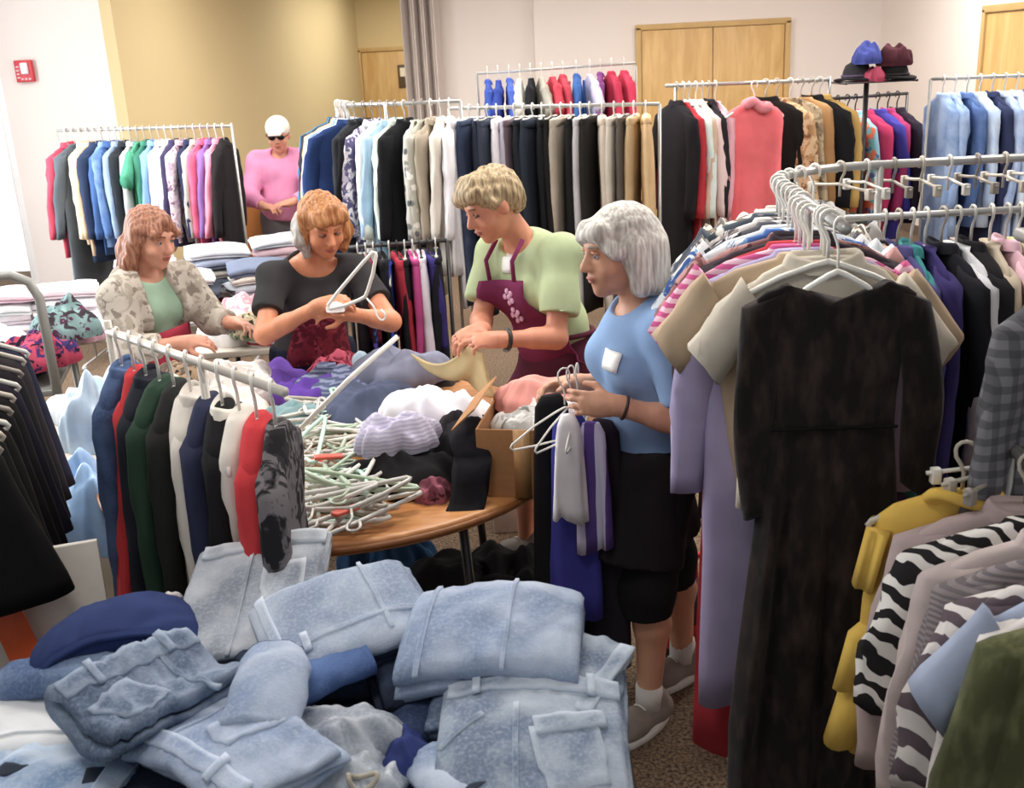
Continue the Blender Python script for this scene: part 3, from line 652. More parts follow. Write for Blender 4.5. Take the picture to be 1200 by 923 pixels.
for k, (x, y, z, rx, ry, h, m, lab) in enumerate([
  (-2.25, 5.2, .742, .2, .14, .12, c_('#f6e6ee', 'print', '#f0b4c8', '#f8f4f6'), 'white and pink print heap behind the red-haired woman'),
  (-2.58, 5.12, .742, .17, .15, .1, c_('#f2eff4'), 'white crumpled garment at the left front of the long back table'),
  (-2.06, 5.36, .742, .16, .14, .12, c_('#e9eef0', 'print', '#f3c7d6', '#bcdcd4'), 'pastel print heap left of the crimson striped pile'),
  (-1.28, 3.92, .742, .2, .17, .12, c_('#f4f2ee'), 'white fluffy heap between the two women at the left'),
  (-1.08, 3.72, .742, .17, .17, .13, c_('#ece6d6'), 'cream crumpled heap beside the dark-shirted woman'),
  (-1.4, 3.62, .742, .2, .16, .11, c_('#f7f5f5'), 'bright white heap in the middle of the nearer left table'),
  (-1.66, 3.92, .742, .16, .15, .12, c_('#dfe8f2'), 'pale blue white heap at the left end of the nearer table'),
  (-1.3, 3.93, .86, .13, .1, .07, c_('#5a4a3e', 'print', '#a88a6a', '#2a2622'), 'brown and black patterned garment under the red apron'),
  (-1.15, 3.56, .742, .17, .12, .08, c_('#a9b4ac'), 'grey green heap at the front of the nearer left table'),
  (-1.12, 3.96, .742, .2, .14, .2, c_('#f3f0ec', 'print', '#e0d4cc', '#c8c0ba'), 'tall ivory heap below the left elbow of the dark-shirted woman'),
  (-1.5, 3.98, .742, .2, .14, .18, c_('#efeaee'), 'tall white heap below the red apron'),
  (-1.34, 3.76, .742, .17, .14, .19, c_('#e6e0d2'), 'pale cream heap in the centre of the nearer left table'),
  (-1.05, 3.52, .742, .14, .12, .15, c_('#f6f4f6'), 'bright white heap at the right front corner of the nearer left table'),
  ]): heap(x, y, z, rx, ry, h, m, 50 + k, lab, group='heaps on the left tables')
trestle('folding_table', (-1.2, 5.03), .72, .5, .1, 'small folding table of heaps between the redhead and the dark-shirted woman')
for k, (x, y, z, rx, ry, h, m, lab) in enumerate([
  (-1.36, 4.98, .742, .17, .14, .16, c_('#f2efee'), 'white heap right behind the cardigan sleeve of the redhead'),
  (-1.1, 4.95, .742, .18, .15, .19, c_('#ece4d8', 'stripe', '#b03a4c', scale=1.6), 'cream and red striped heap between the two women at the left'),
  (-1.22, 4.86, .80, .13, .1, .12, c_('#6a7a58', 'print', '#c2a684', '#332c28'), 'green and brown print garment by the hand of the redhead'),
  (-.98, 5.1, .742, .14, .13, .2, c_('#8f98aa'), 'grey blue heap behind the dark-shirted woman'),
  (-1.32, 5.16, .742, .17, .12, .22, c_('#f5f1f2', 'print', '#d8a0ac', '#e8dcdc'), 'white and rose heap at the back of the small folding table')]): heap(x, y, z, rx, ry, h, m, 90 + k, lab, group='heaps on the left tables')
# pale blue bags
for k, (x, y, z, rx, ry, h, m, lab) in enumerate([
  (-1.49, 3.56, .742, .13, .12, .3, plain('#c6dcf2', .35), 'pale blue plastic bag stuffed with clothes at the left table end'),
  (-1.40, 3.2, .52, .15, .13, .36, plain('#9cc0ea', .4), 'mid blue bag below the pale blue bag at the left')]):
    o = heap(x, y, z, rx, ry, h, m, 70 + k, lab, 'bag', name='stuffed_bag', flat=.45, rough=.45)
MB().box((-1.40, 3.2, .26), (.32, .26, .52), .02).obj('storage_box', plain('#b7a894', .7)); tag(bpy.data.objects['storage_box'], 'plain tan box under the mid blue bag at the left', 'box')
# cart with a bent grey tube frame, dark clothes on it
ct = empty('clothes_cart', (-2.55, 5.0, 0), .25); tag(ct, 'grey tube-framed cart at the left edge by the bright window', 'cart')
ct.location = (-2.30, 4.6, 0)
MB().tube([(-.3, 0, .06), (-.3, 0, 1.06), (-.27, 0, 1.14), (-.2, 0, 1.18), (.1, 0, 1.18), (.17, 0, 1.14), (.2, 0, 1.06), (.2, 0, .06)], .022, 10).obj('frame', GREYMETAL, ct)
MB().box((-.05, .3, .62), (.5, .62, .03), .006).obj('shelf', GREYMETAL, ct)
for x in (-.3, .2):
    MB().tube([(x, .6, .06), (x, .6, .64)], .018, 8).obj('leg', GREYMETAL, ct)
    for y in (0, .6): MB().tube([(x - .012, y, .04), (x + .012, y, .04)], .04, 12).obj('wheel', BLACKPL, ct)
for k, (dx, dy, z, h, m, lab) in enumerate([(-.14, .28, .64, .2, c_('#262833'), 'black navy heap on the grey cart shelf'), (.06, .22, .72, .17, c_('#3c2c6a', 'print', '#c23a5c', '#1f1a30'), 'purple and red garment on the grey cart'), (.12, .44, .8, .18, c_('#3a3038', 'print', '#7fa0a0', '#5c2c4a'), 'dark patterned heap at the back of the grey cart')]):
    heap(-2.30 + dx, 4.6 + dy, z, .17, .15, h, m, 80 + k, lab, group='dark clothes on the cart')

# ---- round sorting table
TC = Vector((-.60, 3.42, 0)); TR = .8; TZ = .742
rt = empty('round_table', TC); tag(rt, 'round wooden table heaped with clothes and loose hangers', 'table')
rings = []
for (z, r) in ((.705, TR - .02), (.703, TR - .004), (.71, TR), (.735, TR), (.742, TR - .006), (.742, TR - .03)):
    rings.append([(r * math.cos(a), r * math.sin(a), z) for a in [2 * math.pi * k / 72 for k in range(72)]])
MB().loft(rings).obj('tabletop', wood_mat('#c07f4c', '#d99e68', 'table_wood', 2.2, (2, 14, 2), .35), rt)
MB().tube([((TR + .001) * math.cos(2 * math.pi * k / 72), (TR + .001) * math.sin(2 * math.pi * k / 72), .722) for k in range(72)], .011, 6, True).obj('edge_band', wood_mat('#8a552e', '#a06a3c', 'edge_wood'), rt)
for sx in (-1, 1):
    for sy in (-1, 1): MB().tube([(sx * .42, sy * .42, .705), (sx * .46, sy * .46, 0)], .016, 8).obj('leg', DKMETAL, rt)
GT = 'clothes heaped on the round table'
def th(px, py, z, rx, ry, h, mat, seed, label, yaw=0, **k):
    p = atz(px, py, z + h * .5)
    dv = Vector((p.x - TC.x, p.y - TC.y, 0)); lim = TR - min(rx, ry) * .6
    if dv.length > lim: p = TC + dv.normalized() * lim
    return heap(p.x, p.y, z, rx, ry, h, mat, seed, label, yaw=yaw, group=GT, **k)
blk = c_('#1d1b1e')
th(480, 548, TZ, .24, .12, .12, blk, 101, 'black garment heaped at the front of the round table', .1)
th(535, 505, TZ, .13, .16, .2, c_('#242126'), 102, 'black crumpled top beside the cardboard box', .4)
th(508, 572, TZ + .01, .055, .05, .05, c_('#7a3a4c', 'print', '#a85a6c', '#4a222c'), 103, 'wine red knitted bit on the black heap')
th(440, 470, TZ, .22, .2, .16, c_('#4c5570'), 104, 'slate blue shirt heap in the middle of the round table')
th(395, 445, TZ, .19, .17, .13, c_('#5a6488', 'stripe', '#8a94b4', scale=2.5), 105, 'blue striped shirt crumpled at the back left of the round table', .5)
th(470, 425, TZ + .04, .2, .12, .14, c_('#8a8ea6'), 106, 'grey lavender shirt at the back of the round table', .2)
th(505, 470, TZ + .1, .19, .13, .13, c_('#f2eef4'), 107, 'white blouse on top of the round table heap', -.5)
th(465, 500, TZ + .12, .13, .1, .11, c_('#c9c4d8', 'stripe', '#b2acc8', scale=3), 108, 'pale lilac striped shirt hanging over the black heap', .3)
th(545, 480, TZ + .08, .1, .12, .1, c_('#f6f4f6'), 109, 'white garment lying against the cardboard box', .9)
th(360, 455, TZ - .0, .13, .1, .12, c_('#6a3fb0'), 110, 'deep purple garment on the left of the round table')
th(322, 440, TZ + .0, .14, .11, .13, c_('#7d54c4'), 111, 'bright purple garment behind the hanging dark jackets', .4)
th(345, 485, TZ, .13, .1, .08, c_('#7fa0a4'), 112, 'grey teal garment at the left of the hanger pile')
th(398, 420, TZ + .02, .13, .1, .12, c_('#8a2038', 'print', '#d2506c', '#4a1422'), 113, 'dark red print garment below the dark-shirted woman')
th(555, 402, TZ, .12, .1, .05, c_('#4a4c50'), 114, 'grey garment at the far edge of the round table')
th(450, 400, TZ + .02, .1, .1, .1, c_('#b8d4e4'), 115, 'ice blue garment behind the lavender shirt')
# black trouser leg falling over the table edge
pts = [atz(545, 500, .92), atz(552, 535, .88), atz(548, 575, .78), atz(542, 600, .735)]
mb = MB(); rings = []
for i, p in enumerate(pts):
    for q in ([0, .5] if i < 3 else [0]):
        c = p.lerp(pts[min(3, i + 1)], q); rings.append([(c.x + .055 * math.cos(a) * (1 + .15 * math.sin(3 * a + i)), c.y - .01 + .03 * math.sin(a), c.z + .02 * math.sin(a)) for a in [2 * math.pi * k / 14 for k in range(14)]])
o = mb.loft(rings).obj('sleeve_end', c_('#1b1a20')); o.name = 'trouser_leg'; tag(o, 'black trouser leg trailing over the front of the black heap', 'trousers', GT)
# tan cloth held out by the woman in green
def sheet(name, grid, mat, label, cat, thick=.008, group=None, parent=None):
    """grid[j][i] of points -> a cloth with thickness"""
    V = [Vector(p) for r in grid for p in r]; n = len(grid[0]); m = len(grid); Fc = []
    for j in range(m - 1):
        for i in range(n - 1): Fc.append((j * n + i, j * n + i + 1, (j + 1) * n + i + 1, (j + 1) * n + i))
    o = mesh_obj(name, V, Fc, mat, parent); md = o.modifiers.new('thickness', 'SOLIDIFY'); md.thickness = thick; md.offset = 0
    md2 = o.modifiers.new('smooth', 'SUBSURF'); md2.levels = 1; md2.render_levels = 1
    if label: tag(o, label, cat, group)
    return o
tl, tr_, bl, br = at(548, 405, 3.46), at(566, 412, 3.44), atz(478, 418, .93), atz(588, 462, .88)
grid = []
for j in range(9):
    v = j / 8; row = []
    for i in range(12):
        u = i / 11; a = tl.lerp(tr_, u); b = bl.lerp(br, u); p = a.lerp(b, v); w = .02 * math.sin(u * 11 + v * 2) * v
        p.z += -.10 * math.sin(v * math.pi) * .6 + w; p.y += w; row.append(p)
    grid.append(row)
sheet('tan_shirt', grid, c_('#cdb47c'), 'tan garment held out over the heap by the woman in green', 'shirt', .012)
# the loose hangers
GREENPL = plain('#a9b9a2', .35); rngh = random.Random(12); lab = 'loose hanger in the tangled pile on the round table'
hm = [WHITEPL, CLEARPL, CLEARPL, GREENPL, MINTPL, BEIGEPL, WHITEPL]
n_h = 0
for k in range(58):
    px_, py_ = rngh.uniform(345, 470), rngh.uniform(468, 628)
    if px_ > 410 + (py_ - 468) * .25 and py_ < 590: px_ -= 55
    z = TZ + .012 + rngh.uniform(0, .12) * (1 - abs(py_ - 540) / 170)
    p = atz(px_, py_, z)
    if (p - TC - Vector((0, 0, z))).length > TR - .06: continue
    yaw = rngh.uniform(0, 6.28)
    hc = ['white', 'clear', 'clear', 'sage', 'mint', 'beige', 'white'][k % 7]; reg = ('at the back' if py_ < 515 else 'in the middle' if py_ < 570 else 'at the front') + (' left' if px_ < 395 else ' right')
    o = hanger('plastic', hm[k % 7], (0, 0, 0), 0, f'{hc} loose hanger {reg} of the tangled pile', 'loose hangers on the round table')
    M = Matrix.Rotation(yaw, 4, 'Z') @ Matrix.Rotation(rngh.uniform(-.22, .22), 4, 'Y') @ Matrix.Rotation(math.pi / 2 + rngh.uniform(-.2, .2), 4, 'X') @ Matrix.Translation((0, 0, .14))
    o.matrix_world = Matrix.Translation(p) @ M; n_h += 1
for k, (px_, py_, yw) in enumerate([(385, 535, .3), (405, 598, .9), (372, 540, 2.2)]):
    p = atz(px_, py_, TZ + .1 - .02 * k); o = MB().box((0, 0, 0), (.09, .03, .012), .005).obj('hanger_clip', CORALPL); o.location = p; o.rotation_euler = (0, .1, yw)
    tag(o, ['coral red clip in the middle of the hanger pile', 'coral red clip near the front of the hanger pile', 'coral red clip at the left of the hanger pile'][k], 'clip')
# long white rod sticking up out of the heap
a, b = atz(352, 502, TZ + .16), at(466, 394, 3.3)
o = MB().tube([tuple(a), tuple(a.lerp(b, .5) + Vector((0, 0, .01))), tuple(b)], .009, 8).obj('white_rod', WHITEPL); tag(o, 'long white rod slanting up across the blue shirts', 'rod')
# cardboard box with clothes
CB = plain('#a9794f', .85, name='cardboard'); bx = empty('cardboard_box', (.055, 3.05, TZ), -.2); tag(bx, 'open brown cardboard box filled with clothes on the round table', 'box')
bw, bd, bh = .27, .34, .215
for s_, n_ in ((-1, 'front_panel'), (1, 'back_panel')): MB().box((0, s_ * bd / 2, bh / 2), (bw, .006, bh), .001).obj(n_, CB, bx)
for s_, n_ in ((-1, 'side_panel'), (1, 'side_panel')): MB().box((s_ * bw / 2, 0, bh / 2), (.006, bd, bh), .001).obj(n_, CB, bx)
MB().box((0, 0, .004), (bw, bd, .006)).obj('bottom_panel', CB, bx)
for s_ in (-1, 1):
    R = Matrix.Rotation(s_ * 1.0 + (0 if s_ > 0 else .25), 3, 'Y'); MB().box((s_ * (bw / 2 + .04), 0, bh + .025 if s_ < 0 else bh - .05), (.1, bd - .01, .005), .001, R).obj('flap', CB, bx)
MB().box((0, -bd / 2 - .004, bh / 2), (.05, .002, bh)).obj('tape', plain('#b98d60', .35), bx)
GB = 'clothes in the cardboard box'
heap(.055, 3.09, TZ + .13, .12, .15, .13, c_('#b8b8b4', 'print', '#e2e0dc', '#8c8e88'), 121, 'grey white patterned top at the front of the cardboard box', group=GB)
heap(.075, 3.16, TZ + .2, .145, .11, .09, c_('#f09a8c'), 122, 'salmon pink garment on top of the cardboard box', group=GB)
heap(.165, 3.02, TZ + .17, .07, .09, .08, c_('#ece6e6'), 123, 'white garment at the right rim of the cardboard box', group=GB)
# dark things under the table
for k, (px_, py_, z, rx, h, m, lab) in enumerate([(450, 668, .0, .22, .3, c_('#1f4a72'), 'blue bag on the floor below the round table'), (540, 690, 0, .25, .26, c_('#1c1a1c'), 'black bag on the floor under the table front'), (620, 690, 0, .22, .3, c_('#221f22'), 'black sack on the floor behind the light jeans')]):
    p = atz(px_, py_, .15); heap(p.x, p.y + .15, 0, rx, .2, h, m, 130 + k, lab, 'bag', name='floor_bag', flat=.4)
MB().box((.1, 4.35, .19), (.42, .3, .38), .01).obj('white_carton', plain('#e6d4c8', .7)); tag(bpy.data.objects['white_carton'], 'pale carton on the floor behind the legs of the woman in green', 'box')
# brown boxes behind the pink-shirted person
for k, (x, y, z, s_, hx, lab) in enumerate([(-1.98, 8.35, .5, (.55, .45, 1.0), '#b5733a', 'orange brown carton left of the pink-shirted person'), (-1.45, 8.6, .45, (.6, .4, .9), '#a56a34', 'brown carton behind the pink-shirted person')]):
    o = MB().box((x, y, z), s_, .01).obj('carton', plain(hx, .8)); tag(o, lab, 'box')
heap(-2.0, 8.3, 1.0, .16, .14, .16, c_('#2a2426'), 140, 'black bag on top of the orange brown carton', 'bag', name='black_bag')
heap(-1.75, 8.7, .9, .3, .2, .5, c_('#8d8a62'), 141, 'olive heap stacked behind the white cap', 'clothing')

# ------------------------------------------------------------------ the near racks
# R1: rack with the black velvet dress; rail comes from the back, bends and runs to the right
zR = 1.63
arc = [(.76 + .38 - .38 * math.cos(a), 2.86 + .38 * math.sin(a), zR) for a in [math.pi / 2 * i / 6 for i in range(7)]]
r1 = [(.70, 2.13, zR), (.76, 2.86, zR)] + arc[1:] + [(2.1, 3.24, zR)]
rack('round_rack', r1, 'curved chrome rack behind the black velvet dress at right', [(.73, 2.5, zR, .0, .0), (1.16, 3.24, zR, 0, .4), (2.1, 3.24, zR, 0, .5)], .013,
     extra=[('lower_bar', [(.98, 3.0, 1.51), (2.1, 3.02, 1.51)]), ('bar_bracket', [(2.1, 3.24, 1.51), (2.1, 3.0, 1.51)])])
# hero: the velvet dress, facing the room
velvet = cloth('#1a1412', 'velvet', '#3a2c27')
DX, DY = .70, 2.17
def dress_front():
    prof = []; n = 72
    def hw(z):
        if z > -.115: return .118
        if z > -.16: return .118 + (.168 - .118) * min(1, (-.115 - z) / .016)
        if z > -.38: return .168 - .028 * math.sin((-.16 - z) / .22 * math.pi * .5)
        if z > -.46: return .14
        return .14 + .07 * min(1, (-.46 - z) / .75)
    zs = [-.112, -.118, -.125, -.14, -.16, -.2, -.25, -.3, -.36, -.41, -.43, -.436, -.442, -.45] + [-.45 - 1.02 * i / 16 for i in range(1, 17)]
    rings = []
    for z in zs:
        w = hw(z); s = max(0, (-.44 - z) / 1.0); ring = []
        for k in range(n):
            a = 2 * math.pi * k / n; ca, sa = math.cos(a), math.sin(a)
            x = w * math.copysign(abs(ca) ** .8, ca); u = x / w; tt = .022 + .02 * min(1, s * 2)
            y = tt * math.copysign(abs(sa) ** .75, sa)
            amp = .017 * min(1, s * 4)
            y += amp * (math.sin(11 * u + 1.2 + .5 * s) + .5 * math.sin(19 * u + 2 * s)) * (1 if sa < 0 else .6) + .006 * nz(u * 3, z * 6, 2)
            if -.446 < z < -.425: y *= 1.1
            zz = z
            zz = z - .052 * max(0, 1 - (u * 1.15) ** 2) * (1 if sa < 0 else .9) * max(0, min(1, (z + .34) / .22))     # scooped neckline
            zz -= .022 * max(0, abs(u) - .6) * (1 if z > -.2 else 0)
            ring.append((x, y, zz))
        rings.append(ring)
    return MB().loft(rings)
dr = dress_front().obj('velvet_dress', velvet); dr.location = (DX, DY, zR); dr.rotation_euler = (0, 0, -.05)
tag(dr, 'long black velvet dress with scooped neck hanging at the front right', 'dress')
for sd, L in ((-1, .50), (1, .46)):
    rings = []
    for i in range(14):
        t = i / 13; x = sd * (.148 + .045 * math.sin(min(1, t * 1.6) * math.pi / 2) + (.01 if sd > 0 else -.045) * t); z = -.148 - L * t; r = .05 - .012 * t
        rings.append([(x + r * math.cos(a) * (1 + .1 * math.sin(3 * a + 7 * t)), -.004 + .6 * r * math.sin(a) + .01 * t + .004 * math.sin(9 * t), z + .02 * math.cos(a) * -sd) for a in [2 * math.pi * k / 18 for k in range(18)]])
    MB().loft(rings).obj('sleeve', velvet, dr)
MB().tube([(.135 * math.cos(math.pi * (1 - k / 40)) , -.03 - .002 * math.sin(k), -.4365) for k in range(41)], .004, 5).obj('waist_seam', cloth('#0e0b0a'), dr)
hd = hanger('plastic', WHITEPL, (DX, DY, zR + .012), -.05, 'white hanger holding the black velvet dress', 'hangers on the curved rack'); hd.scale = (.62, 1, 1)
# cream collar blouse just behind the dress
R1r = Rail(r1)
def hang_one(o, d, lab, cat, yo=0, grp='clothes on the curved rack', hm=WHITEPL, hl=None, kind='plastic', off=(0, 0, 0), rail=R1r):
    p, yaw = rail.at(d); o.location = (p.x + off[0], p.y + off[1], p.z + .012 + off[2]); o.rotation_euler = (0, 0, yaw + yo); tag(o, lab, cat, grp)
    hanger(kind, hm, (p.x + off[0], p.y + off[1], p.z + .012 + off[2]), yaw + yo, hl or ('hanger inside the ' + lab.split(' on ')[0].split(' behind')[0])[:90], 'hangers on the curved rack')
R1 = [
 (.19, garment('blouse', c_('#d8ccb8'), .6, .17, .03, 's', seed=401, collar=True, neckw=.085), 'cream blouse right behind the black velvet dress', 'blouse', math.pi),
 (.24, garment('tshirt', c_('#bfa484'), .62, .225, .03, 's', seed=402, hem=.15), 'tan short-sleeved t-shirt sticking out left of the velvet dress', 't-shirt', math.pi - .08),
 (.29, garment('shirt', c_('#a99cc4'), 1.2, .215, .03, 'l', seed=403), 'long lavender shirt behind the tan t-shirt', 'shirt', math.pi + .04),
 (.345, garment('tshirt', c_('#e6b2c4', 'stripe', '#d04c8c', scale=1.5), .6, .23, .028, 's', seed=404), 'pink striped t-shirt behind the lavender shirt', 't-shirt', math.pi - .1),
 (.39, garment('dress', c_('#b81f2e'), 1.42, .2, .03, None, .24, .015, 5, seed=405), 'long red dress low behind the lavender shirt', 'dress', math.pi),
 (.45, garment('cardigan', c_('#3a3038'), .75, .225, .03, 'l', seed=406, collar=True), 'dark plum cardigan behind the pink t-shirt', 'cardigan', math.pi - .1),
 (.51, garment('blouse', c_('#8c5a58', 'print', '#c08a86', '#5a3434'), .62, .23, .028, 's', seed=407), 'brown rose print blouse on the near arm of the curved rack', 'blouse', math.pi - .05),
 (.57, garment('shirt', c_('#3c66b0', 'print', '#e8eef4', '#6fa4d8'), .7, .235, .028, 's', seed=408), 'blue and white print shirt farthest left on the curved rack', 'shirt', math.pi - .12),
 (.63, garment('blouse', c_('#d8dde2'), .62, .22, .028, 's', seed=409), 'pale grey blouse before the bend of the curved rack', 'blouse', math.pi),
 (.70, garment('blouse', c_('#5a5a62', 'print', '#d8d4d8', '#2c2c34'), .66, .2, .028, 's', seed=410), 'black and white print blouse at the start of the bend', 'blouse', math.pi),
 (.77, garment('blouse', c_('#dcd6d2', 'print', '#5a545a', '#a89a96'), .66, .2, .026, 's', seed=411), 'white and grey print blouse in the bend of the rack', 'blouse', math.pi),
 (.84, garment('blouse', c_('#46505c', 'floral', '#d8d4cc', '#8c8c94'), .66, .2, .026, 's', seed=412), 'dark floral blouse in the bend of the rack', 'blouse', math.pi),
 (.91, garment('blouse', c_('#e2dccc', 'stripe', '#8a7c6c', scale=2), .66, .2, .026, 's', seed=413), 'cream striped blouse in the bend of the rack', 'blouse', math.pi),
 (.98, garment('blouse', c_('#b8b2aa', 'print', '#6c6660', '#eae4da'), .66, .2, .026, 's', seed=414), 'stone print blouse in the bend of the rack', 'blouse', math.pi),
 (1.05, garment('blouse', c_('#efe8dc'), .66, .2, .026, 's', seed=415), 'ivory blouse after the bend of the rack', 'blouse', math.pi),
 (1.12, garment('blouse', c_('#2e2c30', 'print', '#c8c2be', '#6a6468'), .66, .2, .026, 's', seed=416), 'black patterned blouse after the ivory blouse', 'blouse', math.pi)]
for d, o, lab, cat, yo in R1: hang_one(o, d, lab, cat, yo, off=(-.025, 0, 0) if .2 < d < .4 else (0, 0, 0))
MB().box((0, 0, -.98), (.3, .05, .35), .02).obj('skirt_lining', c_('#e8e4e0'), bpy.data.objects[R1[4][1].name])
# thick white hangers clustered on the near end
for k, dd in enumerate((.15, .215)):
    p, yaw = R1r.at(dd); hanger('plastic', WHITEPL, (p.x, p.y, p.z + .012), yaw + math.pi + .1 * (k - 1), ['empty white hanger nearest the front end of the curved rack', 'second empty white hanger on the curved rack'][k], 'hangers on the curved rack')
# long row on the lower bar to the right
bar = Rail([(1.06, 3.01, 1.51), (2.1, 3.02, 1.51)])
R3 = [('shirt', '#e8a078', 'apricot', .7, .7), ('shirt', '#54508c', 'violet grey', .75, .7), ('shirt', '#2f8a8c', 'teal', .7, .7), ('ldress', '#3a2f6c', 'dark violet', .85, .7), ('shirt', '#1c1c24', 'black', .9), ('ldress', '#d8d8dc', 'white', .8, .5), ('coat', '#1a181c', 'soot black', .95), ('ldress', '#c4b49c', 'beige knit', .95, .9), ('shirt', '#e2b4c2', 'pale pink', .7, .7), ('tee', '#c9cc8c', 'lime', .6, .6), ('shirt', '#1f6a8c', 'petrol blue', .7, .8), ('jacket', '#3b4ba8', 'cobalt', .75), ('ldress', '#2a88b8', 'sky teal', .8, .9), ('jacket', '#4a3f9c', 'purple', .75, 1.2), ('coat', '#16151a', 'black', .95), ('shirt', '#2f63a0', 'blue', .75), ('coat', '#1d1b20', 'charcoal', .9), ('shirt', '#54408c', 'plum', .75), ('shirt', '#2a2f48', 'navy', .75), ('shirt', '#8a9cc0', 'steel blue', .75)]
fill_rail(bar, R3, 'the lower right bar', 'clothes on the lower right bar', WH, 21, .02, .02)
# bare hooks on the upper arm
for k in range(10):
    p, yaw = R1r.at(1.22 + .085 * k); hanger('clip', [BEIGEPL, CLEARPL, GREYPL][k % 3], (p.x, p.y, p.z + .012), yaw, ['first', 'second', 'third', 'fourth', 'fifth', 'sixth', 'seventh', 'eighth', 'ninth', 'tenth'][k] + ' bare clip hanger from the bend of the upper chrome rail', 'bare hangers on the upper rail')

# plaid grey garment hanging in from the right edge
pl = garment('flannel_shirt', c_('#77767c', 'plaid', '#3c3c42', scale=1.3), .6, .2, .04, 'l', seed=431, collar=True)
pl.location = (1.16, 2.06, 1.63); pl.rotation_euler = (0, 0, .5); tag(pl, 'grey plaid flannel shirt hanging at the right edge', 'shirt')
hanger('plastic', GREYPL, (1.16, 2.06, 1.63), .5, 'grey hanger holding the plaid flannel shirt', 'hangers at the right edge')
rack('clothes_rack', [(1.02, 1.92, 1.615), (1.02, 2.06, 1.615), (1.75, 2.1, 1.615)], 'high rail holding the grey plaid shirt outside the right edge', [(1.75, 2.1, 1.615, 0, .4)], .013)

# R4: low rack at the bottom right, its garments facing the camera one before the other
zQ = 1.2
rq = [(1.0, 2.0, zQ), (1.0, 1.32, zQ)]
rack('clothes_rack', rq, 'low rack of tops at the bottom right, yellow ruffled blouse first', [(1.0, 1.96, zQ, .4, 0), (1.0, 1.32, zQ, .4, 0)], .013)
Rq = Rail(rq)
yel = c_('#e0b32c')
yb = garment('ruffled_blouse', yel, .62, .17, .03, None, .19, .012, 6, 441, neckw=.07)
for k, (z, w) in enumerate(((-.42, .205), (-.56, .22))):
    MB().loft(body_rings([(z, .18, .04), (z - .03, w, .055), (z - .15, w + .025, .065)], 44, 7 + k, .02, 11)).obj('ruffle', c_('#e3b930'), yb)
MB().loft([[( -.155 - .008 * t * 3 + .026 * math.cos(a), .045 * math.sin(a) * (1 + .3 * math.sin(4 * a)), -.19 - .045 * t * 3) for a in [2 * math.pi * k / 20 for k in range(20)]] for t in (0, .5, 1)]).obj('flutter_sleeve', yel, yb)
nk = [(.07 * math.cos(a), -.03 + .02 * math.sin(a), -.105 + .012 * math.sin(2 * a)) for a in [2 * math.pi * k / 16 for k in range(16)]]
MB().tube(nk, .012, 6, True).obj('neck_ruffle', yel, yb)
Q = [(.03, yb, 'yellow sleeveless blouse with ruffles beside the velvet dress', 'blouse', -.25),
 (.12, garment('cardigan', c_('#b09a98'), .72, .2, .03, 'l', seed=442, collar=True), 'pinkish grey cardigan next to the yellow blouse', 'cardigan', -.2),
 (.19, garment('blouse', c_('#e4ded8', 'zebra', '#221f20', scale=1.1), .7, .2, .028, 'm', seed=443), 'black and white zebra print blouse at bottom right', 'blouse', -.2),
 (.26, garment('shirt', c_('#c0aeaa'), .74, .2, .03, 'l', seed=444, collar=True), 'pale rose grey shirt in front of the zebra blouse', 'shirt', -.15),
 (.33, garment('shirt', c_('#8a7f80', 'stripe', '#6c6468', scale=3), .76, .2, .03, 'l', seed=445, collar=True), 'taupe striped shirt at the bottom right', 'shirt', -.2),
 (.40, garment('blouse', c_('#5a4c54', 'zebra', '#cfc8c4', scale=.8), .7, .2, .03, 'm', seed=446), 'dark wavy print blouse at the bottom right', 'blouse', -.15),
 (.46, garment('shirt', c_('#9aa6c0'), .68, .2, .03, 's', seed=447, collar=True), 'pale blue shirt behind the olive jacket', 'shirt', -.2),
 (.485, garment('shirt', c_('#d8d0cc'), .8, .195, .025, 'l', seed=448), 'off-white shirt just behind the olive jacket', 'shirt', -.15),
 (.525, garment('jacket', c_('#4c4f2c', 'velvet', '#6a6c44'), .8, .21, .045, 'l', seed=449, collar=True), 'olive green corduroy jacket at the bottom right corner', 'jacket', -.15)]
for d, o, lab, cat, yo in Q:
    hang_one(o, d, lab, cat, yo, 'tops on the low right rack', BEIGEPL, 'hanger of the ' + lab.split(' at ')[0].split(' with ')[0], rail=Rq, off=(-.09, -.01, 0) if 'yellow' in lab[:8] else (0, 0, 0))
for k in range(3):
    p, yaw = Rq.at(.0 + .02 * k); hanger('clip', [WHITEPL, BEIGEPL, GREYPL][k], (p.x, p.y, p.z + .012), yaw + .3 * k, ['white', 'beige', 'grey'][k] + ' empty clip hanger above the yellow blouse', 'hangers at the low right rack')

